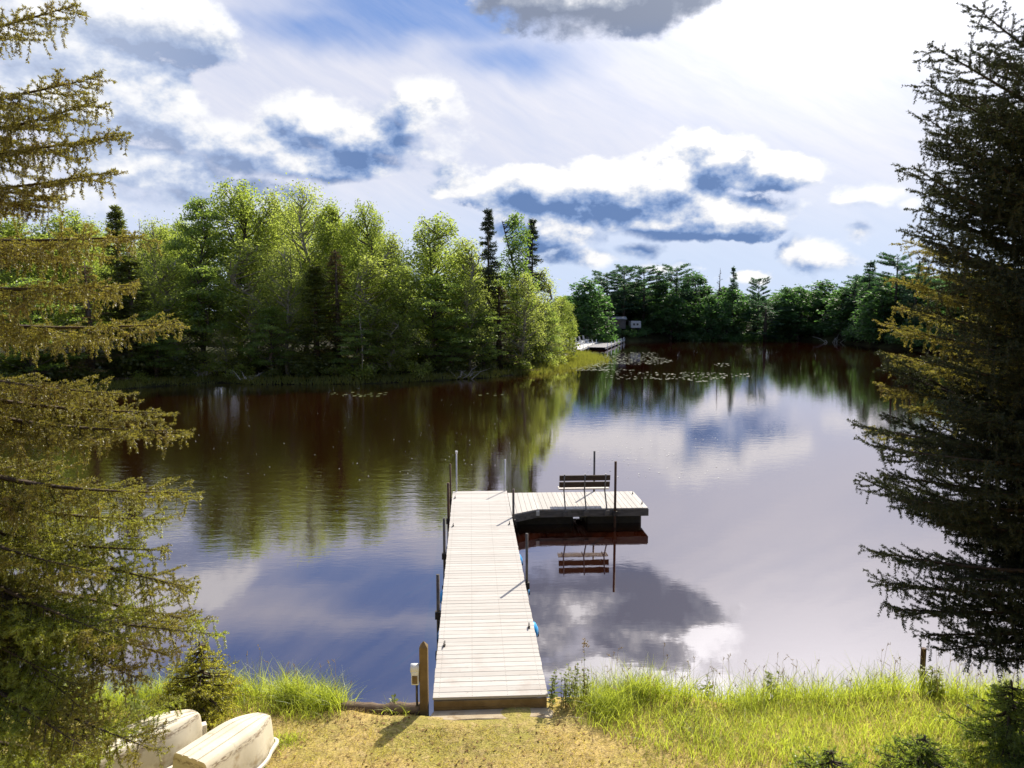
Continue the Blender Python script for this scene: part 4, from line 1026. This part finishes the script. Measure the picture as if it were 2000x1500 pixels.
V1 = blades(38000, lambda r, n: r.uniform(-7.5, 8.0, n), lambda r, x: r.uniform(7.2, 10.35, len(x)), .14, .44, .0105, 1.15, 5, 4, tall_d)
V2 = blades(9000, lambda r, n: r.uniform(-7.5, 8.0, n), lambda r, x: bank_y(x) - r.uniform(-.05, .55, len(x)), .35, .70, .0115, 1.0, 6, 5, tall_d)
V3 = blades(20000, lambda r, n: r.uniform(1.2, 8.0, n), lambda r, x: r.uniform(6.3, 9.6, len(x)), .08, .22, .007, 1.2, 15, 3, lambda x, y: np.clip((x - 1.0 - .8 * (9.4 - y) * .4) / 1.0, 0, 1) * .9)
V, F = cat([V1, V2, V3]); o = link('tall_grass', npmesh('tall_grass', V, F), M['grass_tall']); tag(o, 'tall bright green grass along the bank', 'grass', kind='stuff')
r = np.random.default_rng(77); n = 130; x = np.concatenate([r.uniform(.8, 7.5, 105), r.uniform(-5, -2.3, 25)]); y = bank_y(x) - r.uniform(-.02, .9, n); z = gheight(x, y)
h = r.uniform(.38, .70, n); A = np.stack([x, y, z], 1); B = A + np.stack([r.normal(0, .10, n), r.normal(0, .06, n), np.ones(n)], 1) * h[:, None]; E_ = B + np.stack([r.normal(0, .05, n), r.normal(0, .03, n), r.uniform(.02, .09, n)], 1)
pA = np.repeat(B, 9, 0) + (np.repeat(E_ - B, 9, 0)) * r.random((9 * n, 1)); pB = pA + r.normal(0, .012, (9 * n, 3)) + np.array((0, 0, .012))
V, F = cat([twig_prisms(A, B, .0028, .0015), twig_prisms(B, E_, .0015, .001), twig_prisms(pA, pB, .0035, .001)])
o = link('grass_stalks', npmesh('grass_stalks', V, F), M['straw']); tag(o, 'thin seeding grass stalks rising above the bank grass', 'grass', kind='stuff')
def tuft(label, x, y, n, hmin, hmax, sp, seed, wid=.012):
    V, F = blades(n, lambda r, k: r.normal(x, sp, k), lambda r, q: r.normal(y, sp * .8, len(q)), hmin, hmax, wid, 1.15, seed, 5)
    o = link('grass_tuft', npmesh('grass_tuft', V - np.array((x, y, 0)), F), M['grass_tall']); o.location = (x, y, 0); tag(o, label, 'grass tuft', 'grass tufts on the bank')
tuft('arching grass tuft right of the upturned boats', -3.05, 9.75, 420, .35, .62, .13, 21); tuft('broad arching grass tuft left of the old log', -2.55, 9.72, 460, .30, .58, .15, 22)
tuft('low grass tuft pressed against the bow of the right boat', -2.80, 8.75, 200, .08, .22, .12, 31); tuft('low grass tuft beside the hull of the right boat', -2.98, 8.15, 160, .06, .18, .10, 32)
tuft('small grass tuft growing on the old log', -1.50, 9.62, 220, .12, .34, .09, 23); tuft('wide arching grass tuft just right of the dock', 1.30, 9.55, 520, .3, .55, .16, 24)
tuft('tall grass tuft by the water right of the dock', 1.75, 9.95, 420, .4, .7, .15, 25)

# leafy weeds
M['leaf_weed'] = mat_leaf('weed_leaves', (.12, .16, .025), (.19, .21, .035), (.36, .40, .05), .45, .03, 3, .3)
def weed(label, x, y, h, n, seed, leaf=.045, seedhead=False):
    rr = random.Random(seed); r = np.random.default_rng(seed); t = empty('weed_plant', (x, y, gz(x, y) - .02)); tag(t, label, 'weed', 'leafy weeds on the bank'); st = MB(); Vs = []
    for k in range(n):
        a = rr.uniform(0, 2 * PI); e = Vector((math.cos(a) * .12 * h, math.sin(a) * .12 * h, h * rr.uniform(.7, 1))); sp = .012 * n; b0 = Vector((rr.uniform(-sp, sp), rr.uniform(-sp, sp), 0)); st.tube([b0, b0 + e * .5, b0 + e], [.005, .004, .002], 4, False)
        for j in range(12):
            q = b0 + e * (.25 + .75 * j / 12); aa = j * 2.4 + rr.random(); d = np.array((math.cos(aa), math.sin(aa), rr.uniform(-.1, .6))); d /= np.linalg.norm(d); l = 1.5 * leaf * rr.uniform(.7, 1.3) * (1.2 - .5 * j / 12)
            s = np.cross(d, (0, 0, 1)); s = s / np.linalg.norm(s) * l * .30; q = np.array(q); Vs.append([q, q + d * l * .5 + s, q + d * l, q + d * l * .5 - s])
    st.build('stems', M['bark_twig'], t)
    V = np.array(Vs).reshape(-1, 3); F = np.arange(len(V)).reshape(-1, 4)
    link('leaves', npmesh('leaves', V, F), M['leaf_weed'], t)
    if seedhead:
        m = MB()
        for k in range(26):
            q = Vector((rr.gauss(0, .022), rr.gauss(0, .022), h * rr.uniform(.86, 1.08))); m.tube([q, q + Vector((rr.uniform(-.02, .02), 0, .02))], [.008, .004], 4)
        m.build('seed_head', M['straw'], t)
weed('leafy weed with dark stems against the right dock edge', .62, 9.72, .55, 12, 1); weed('second leafy weed in the grass right of the dock', .95, 9.85, .55, 11, 2)
weed('single tall weed with a pale seed head above the water', 1.02, 10.0, .82, 1, 3, .03, True); weed('broad leaved weed at the middle of the right bank', 3.65, 9.95, .5, 4, 4, .06)
weed('weed clump around the dark iron pipe', 5.95, 10.0, .42, 9, 5, .06); weed('yellow leafed weed on the old log', -1.62, 9.7, .36, 4, 6, .05); weed('low leafy weed behind the right tall grass', 2.7, 10.0, .42, 4, 9, .06)
for i, (x, lab) in enumerate([(-4.8, 'leafy weed under the left spruce boughs by the water'), (-5.4, 'leafy weed at the left edge under the spruce')]): weed(lab, x, 9.1, .5, 9, 40 + i, .06)

# ------------------------------------------------------------------ marsh grass, weeds and lily pads on the lake
def marsh(name, n, fx, lab, hmin, hmax, wid, seed, mat='grass_tall'):
    r = np.random.default_rng(seed); X, Y = fx(r, n); n = len(X); z = np.maximum(gheight(X, Y), -.03) - .02
    a = r.uniform(0, 2 * PI, n); h = r.uniform(hmin, hmax, n); dx = np.cos(a) * wid; dy = np.sin(a) * wid; lx = r.normal(0, .25, n) * h; ly = r.normal(0, .25, n) * h
    V = np.stack([np.stack([X - dx, Y - dy, z], 1), np.stack([X + dx, Y + dy, z], 1), np.stack([X + lx + dx * .2, Y + ly + dy * .2, z + h], 1), np.stack([X + lx - dx * .2, Y + ly - dy * .2, z + h], 1)], 1).reshape(-1, 3)
    o = link(name, npmesh(name, V, np.arange(4 * n).reshape(n, 4)), M[mat]); tag(o, lab, 'marsh grass', kind='stuff'); return o
M['grass_marsh'] = mat_leaf('marsh_grass', (.11, .125, .022), (.16, .165, .030), (.28, .29, .035), .45, .03, .5, 0)
def f1(r, n):
    Y = r.uniform(66, 104, n); k = np.interp(Y, [66, 70, 76, 84, 90, 98, 104], [.8, 2.6, 5.6, 8.6, 9.3, 7.9, 7.0]); X = k + r.normal(.5, .9, n) - .5; return X, Y
marsh('marsh_grass', 20000, f1, 'yellow green marsh grass fringing the wooded point', .15, .6, .025, 1, 'grass_marsh')
def f2(r, n):
    px = r.uniform(150, 1090, n); Y = np.array([0.0] * n); g = np.arange(150, 1100, 10); sy = np.array([shore_y(q) for q in g]); Y = np.interp(px, g, sy) + np.abs(r.normal(0, .8, n)) - .25; return (px - 1000) / FPX * Y, Y
marsh('bank_weeds', 9000, f2, 'low weeds and grass along the waterline of the wooded shore', .08, .38, .03, 2, 'grass_marsh')
def f3(r, n): p = P(345, 748, z=0); return r.normal(p[0], 1.5, n), r.normal(p[1], .6, n)
marsh('pond_weeds', 1800, f3, 'pale pond weeds in the shallows left of the brush pile', .05, .3, .03, 3, 'grass_marsh')
def mat_pad():
    m, t, out = newmat('lily_pad'); inf = t.node('ShaderNodeObjectInfo')
    b = t.node('ShaderNodeBsdfPrincipled'); t.put(b.inputs['Base Color'], t.mix(inf.outputs['Random'], (.10, .14, .04), (.26, .27, .12))); b.inputs['Roughness'].default_value = .32; b.inputs['Specular IOR Level'].default_value = .8
    t.l.new(b.outputs[0], out.inputs[0]); return m
M['pad'] = mat_pad()
def pad_verts(r, seed):
    rr = random.Random(seed); n = 14; v = [(0, 0, .012)]
    for k in range(n + 1):
        a = .22 + (2 * PI - .44) * k / n; q = r * rr.uniform(.93, 1.05); v.append((math.cos(a) * q, math.sin(a) * q, .012 + rr.uniform(-.004, .010)))
    return v, [(0, k, k + 1) for k in range(1, n + 1)]
padm = []
for s in range(4):
    v, f = pad_verts(.17, s); m = MB(); m.add(v, f, True); me = m.mesh('lily_pad'); me.materials.append(M['pad']); padm.append(me)
def spots(n, boxes, seed):
    r = np.random.default_rng(seed); out = []
    for (x0, x1, y0, y1, wt) in boxes:
        for k in range(int(n * wt)):
            py = r.uniform(y0, y1); e = 1 - abs(2 * (py - y0) / (y1 - y0) - 1) * .35; cx = (x0 + x1) / 2; px = cx + (x1 - x0) / 2 * e * r.uniform(-1, 1); out.append(P(px, py, z=.0))
    return out
pads = spots(230, [(1160, 1450, 727, 741, .60), (1340, 1385, 741, 746, .05), (1170, 1240, 720, 727, .10), (1410, 1470, 730, 738, .05), (640, 780, 766, 774, .05), (690, 760, 769, 775, .06), (930, 985, 768, 773, .03), (1395, 1425, 708, 717, .06)], 4)
p0 = None
for i, p in enumerate(pads[:300]):
    if p0 is None: o = p0 = link('lily_pad', padm[0], None)
    else: o = p0.copy(); o.data = padm[i % 4]; COL.objects.link(o)
    s = RND.uniform(.35, .80); o.location = (p[0], p[1], .004); o.rotation_euler = (RND.uniform(-.03, .03), RND.uniform(-.03, .03), RND.uniform(0, 6.28)); o.scale = (s, s, s)
    tag(o, 'pale lily pad floating in a loose patch on the lake', 'lily pad', 'lily pads on the lake')
def scatter_pads(name, pts, smin, smax, lab, catg, mat):
    parts = []
    for i, p in enumerate(pts):
        v, f = pad_verts(.17 * RND.uniform(smin, smax), i % 7); a = RND.uniform(0, 6.28); v = np.array(v); c, s = math.cos(a), math.sin(a)
        parts.append((np.stack([v[:, 0] * c - v[:, 1] * s + p[0], v[:, 0] * s + v[:, 1] * c + p[1], v[:, 2] + .004], 1), np.array(f)))
    V, F = cat(parts); o = link(name, npmesh(name, V, F), mat); tag(o, lab, catg, kind='stuff')
scatter_pads('lily_pads', spots(650, [(1120, 1320, 697, 712, .55), (1110, 1200, 712, 724, .2), (1130, 1300, 688, 697, .25)], 5), .4, .9, 'mass of lily pads in front of the far pier', 'lily pads', M['pad'])
M['fleck'] = mat_rough('floating_petals', (.38, .38, .34), (.5, .5, .45), 4, .6, 0)
scatter_pads('floating_flecks', spots(230, [(1080, 1500, 850, 935, .3), (1070, 1330, 868, 900, .2), (300, 1050, 800, 960, .3), (800, 1100, 780, 900, .12)], 6), .06, .16, 'tiny pale flecks floating on the water', 'flecks', M['fleck'])

# ------------------------------------------------------------------ far pier, trailer and buoy line
M['pier_wood'] = mat_rough('pale_pier', (.55, .52, .48), (.66, .63, .58), 2, .8, .05)
M['pier_grey'] = mat_rough('grey_pier', (.17, .165, .17), (.27, .26, .27), 2, .8, .05)
M['trailer_paint'] = mat_rough('faded_trailer_paint', (.42, .42, .41), (.52, .52, .50), 2, .6, 0)
M['white_paint'] = mat_rough('white_paint', (.72, .72, .70), (.80, .80, .78), 2, .6, 0)
M['roof_grey'] = mat_rough('roof_grey', (.42, .42, .43), (.52, .52, .53), 2, .7, 0)
M['window'] = mat_rough('dark_window', (.03, .04, .05), (.05, .06, .07), 2, .2, 0)
def walk(name, lab, px0, py0, px1, py1, wid, z, mat, catg, rail=True, posts=8, ph=.9, group=None):
    a = P(px0, py0, z=z); b = P(px1, py1, z=z); d = b - a; Lw = float(np.hypot(d[0], d[1])); rz = math.atan2(d[1], d[0])
    t = empty(name, (a[0], a[1], 0), rz); tag(t, lab, catg, group); m = MB(); k = int(Lw / .4)
    for i in range(k): m.box((Lw * (i + .5) / k, 0, z - .04), (Lw / k - .03, wid, .06))
    m.build('deck_boards', M[mat], t)
    m = MB(); m.box((Lw / 2, -wid / 2 + .05, z - .18), (Lw, .08, .2)); m.box((Lw / 2, wid / 2 - .05, z - .18), (Lw, .08, .2)); m.build('side_frame', M[mat], t)
    for i in range(posts):
        for sd in (-1, 1):
            m = MB(); x = Lw * (i + .5) / posts; m.tube([(x, sd * wid / 2, -.6), (x, sd * wid / 2, z + (ph if rail else .5))], .06, 6); m.build('post', M['white_paint'], t)
    if rail:
        for sd in (1,):
            m = MB(); m.box((Lw / 2, sd * wid / 2, z + ph), (Lw, .08, .06)); m.build('rail', M['white_paint'], t)
    return t, Lw, rz, a
PZ = .6
walk('pier', 'long sunlit pale pier beside the row of chairs', 1122, 682, 1172, 662, 1.6, PZ, 'pier_wood', 'pier', False, 6)
walk('pier', 'wide grey pier with white posts at the end of the point', 1158, 678, 1207, 661, 3.6, .45, 'pier_grey', 'pier', False, 7, .6)
walk('pier', 'crosswise pier with white railing behind the other piers', 1181, 659, 1216, 659, 1.8, .55, 'pier_grey', 'pier', True, 5)
walk('footbridge', 'thin railed walkway joining the wooded point to the piers', 1098, 668, 1150, 667, 1.2, .5, 'pier_wood', 'walkway', True, 5)
def chair(lab, x, y, rz):
    t = empty('dock_chair', (x, y, PZ), rz); tag(t, lab, 'chair', 'white chairs along the far pier')
    m = MB(); m.box((0, 0, .36), (.6, .6, .05), rx=-.1); m.build('seat', M['white_paint'], t)
    m = MB()
    for k in range(5): m.box((-.24 + .12 * k, .36, .78), (.1, .03, .85), rx=-.3)
    m.build('backrest', M['white_paint'], t)
    for sx in (-1, 1):
        m = MB(); m.box((sx * .34, .02, .58), (.12, .75, .03)); m.build('armrest', M['white_paint'], t)
        MB().box((sx * .32, -.25, .28), (.06, .08, .56)).build('leg', M['white_paint'], t); MB().box((sx * .32, .25, .18), (.06, .08, .36)).build('leg', M['white_paint'], t)
for i in range(8):
    u = i / 7; p = P(1122 + 50 * u - 3, 682 - 20 * u - .6, z=PZ); d = ['nearest the wooded point', 'second from the point', 'third from the point', 'fourth from the point', 'fourth from the far end', 'third from the far end', 'second from the far end', 'at the far end']
    chair('white chair on the pale far pier, ' + d[i], p[0] - .3, p[1], 1.9)
# moored motor boat by the grey pier
p = P(1212, 668, z=0); t = empty('motorboat', (p[0], p[1], 0), 1.2); tag(t, 'small boat with a dark outboard moored at the grey pier end', 'boat')
m = MB(); vs = []; fs = []
for i in range(7):
    u = i / 6; w = .85 * (1 - max(0, (u - .5) / .5) ** 2 * .92); vs += [(4.2 * u - 2.1, -w, .62 + .15 * u * u), (4.2 * u - 2.1, -w * .6, .02), (4.2 * u - 2.1, w * .6, .02), (4.2 * u - 2.1, w, .62 + .15 * u * u)]
for i in range(6):
    for k in range(3): fs.append((i * 4 + k, i * 4 + k + 1, i * 4 + 5 + k, i * 4 + 4 + k))
fs += [(0, 1, 2, 3), (24, 27, 26, 25)]; m.add(vs, fs); m.build('hull', M['pier_grey'], t)
m = MB(); m.box((-2.2, 0, .95), (.4, .34, .5)); m.box((-2.25, 0, .45), (.16, .14, .8)); m.build('outboard_motor', M['black_rubber'], t, .04)
m = MB(); m.box((.1, 0, .55), (.3, 1.3, .06)); m.box((-1.1, 0, .55), (.3, 1.4, .06)); m.build('seats', M['white_paint'], t)
# camping trailer
TY = shore_y(1240) + 3.4; p = P(1240, 632, Y=TY); zb = gz(p[0], TY) - .05; t = empty('camping_trailer', (p[0], TY, zb), .12); tag(t, 'white camping trailer glimpsed under the far pines', 'trailer')
t.scale = (.66, .66, .66); t.location.z += .5; m = MB(); m.box((0, 0, 1.45), (3.0, 2.2, 2.0)); m.build('body', M['trailer_paint'], t, .12)
for x in (-.55, .45): 
    m = MB(); m.box((x, -1.115, 1.5), (.6, .03, .55)); m.build('window', M['window'], t, .02)
for x in (-.9, .8):
    m = MB(); m.tube([(x, -1.05, .32), (x, -.8, .32)], .32, 12); m.build('wheel', M['black_rubber'], t)
m = MB(); m.box((0, -1.118, .75), (3.0, .02, .18)); m.build('side_stripe', M['roof_grey'], t)
TY = shore_y(1208) + 5.5; p = P(1208, 614, Y=TY); zb = gz(p[0], TY) - .05; t = empty('cabin', (p[0], TY, zb)); tag(t, 'low cabin with a pale roof left of the white trailer', 'cabin')
t.scale = (.8, .8, .8); hh = p[2] - zb; m = MB(); m.box((0, 0, hh / 2 - .3), (3.0, 2.6, hh - .3)); m.build('wall', M['fascia'], t)
m = MB(); m.box((0, -.75, hh - .2), (3.5, 1.7, .12), rx=.3); m.box((0, .75, hh - .2), (3.5, 1.7, .12), rx=-.3); m.build('roof', M['roof_grey'], t)
m = MB(); m.box((-.2, -1.32, hh * .5), (.9, .06, .7)); m.build('window', M['window'], t)
p = P(1402, 661, z=0); m = MB(); m.tube([(0, 0, -.3), (0, 0, .75)], .09, 8); m.tube([(0, 0, .5), (0, 0, .8)], .22, 10); o = m.build('marker_buoy', M['white_paint']); o.location = (p[0], p[1], 0); tag(o, 'small white marker buoy before the far shore', 'buoy')

# ------------------------------------------------------------------ render settings
SC.view_settings.view_transform = 'Standard'; SC.view_settings.look = 'None'; SC.view_settings.exposure = 0.6; SC.view_settings.gamma = 1.0
cy = SC.cycles
cy.max_bounces = 6; cy.diffuse_bounces = 2; cy.glossy_bounces = 3; cy.transmission_bounces = 3; cy.transparent_max_bounces = 4
cy.sample_clamp_indirect = 3.0; cy.caustics_reflective = False; cy.caustics_refractive = False
cy.use_denoising = True
#DN
SC.render.film_transparent = False
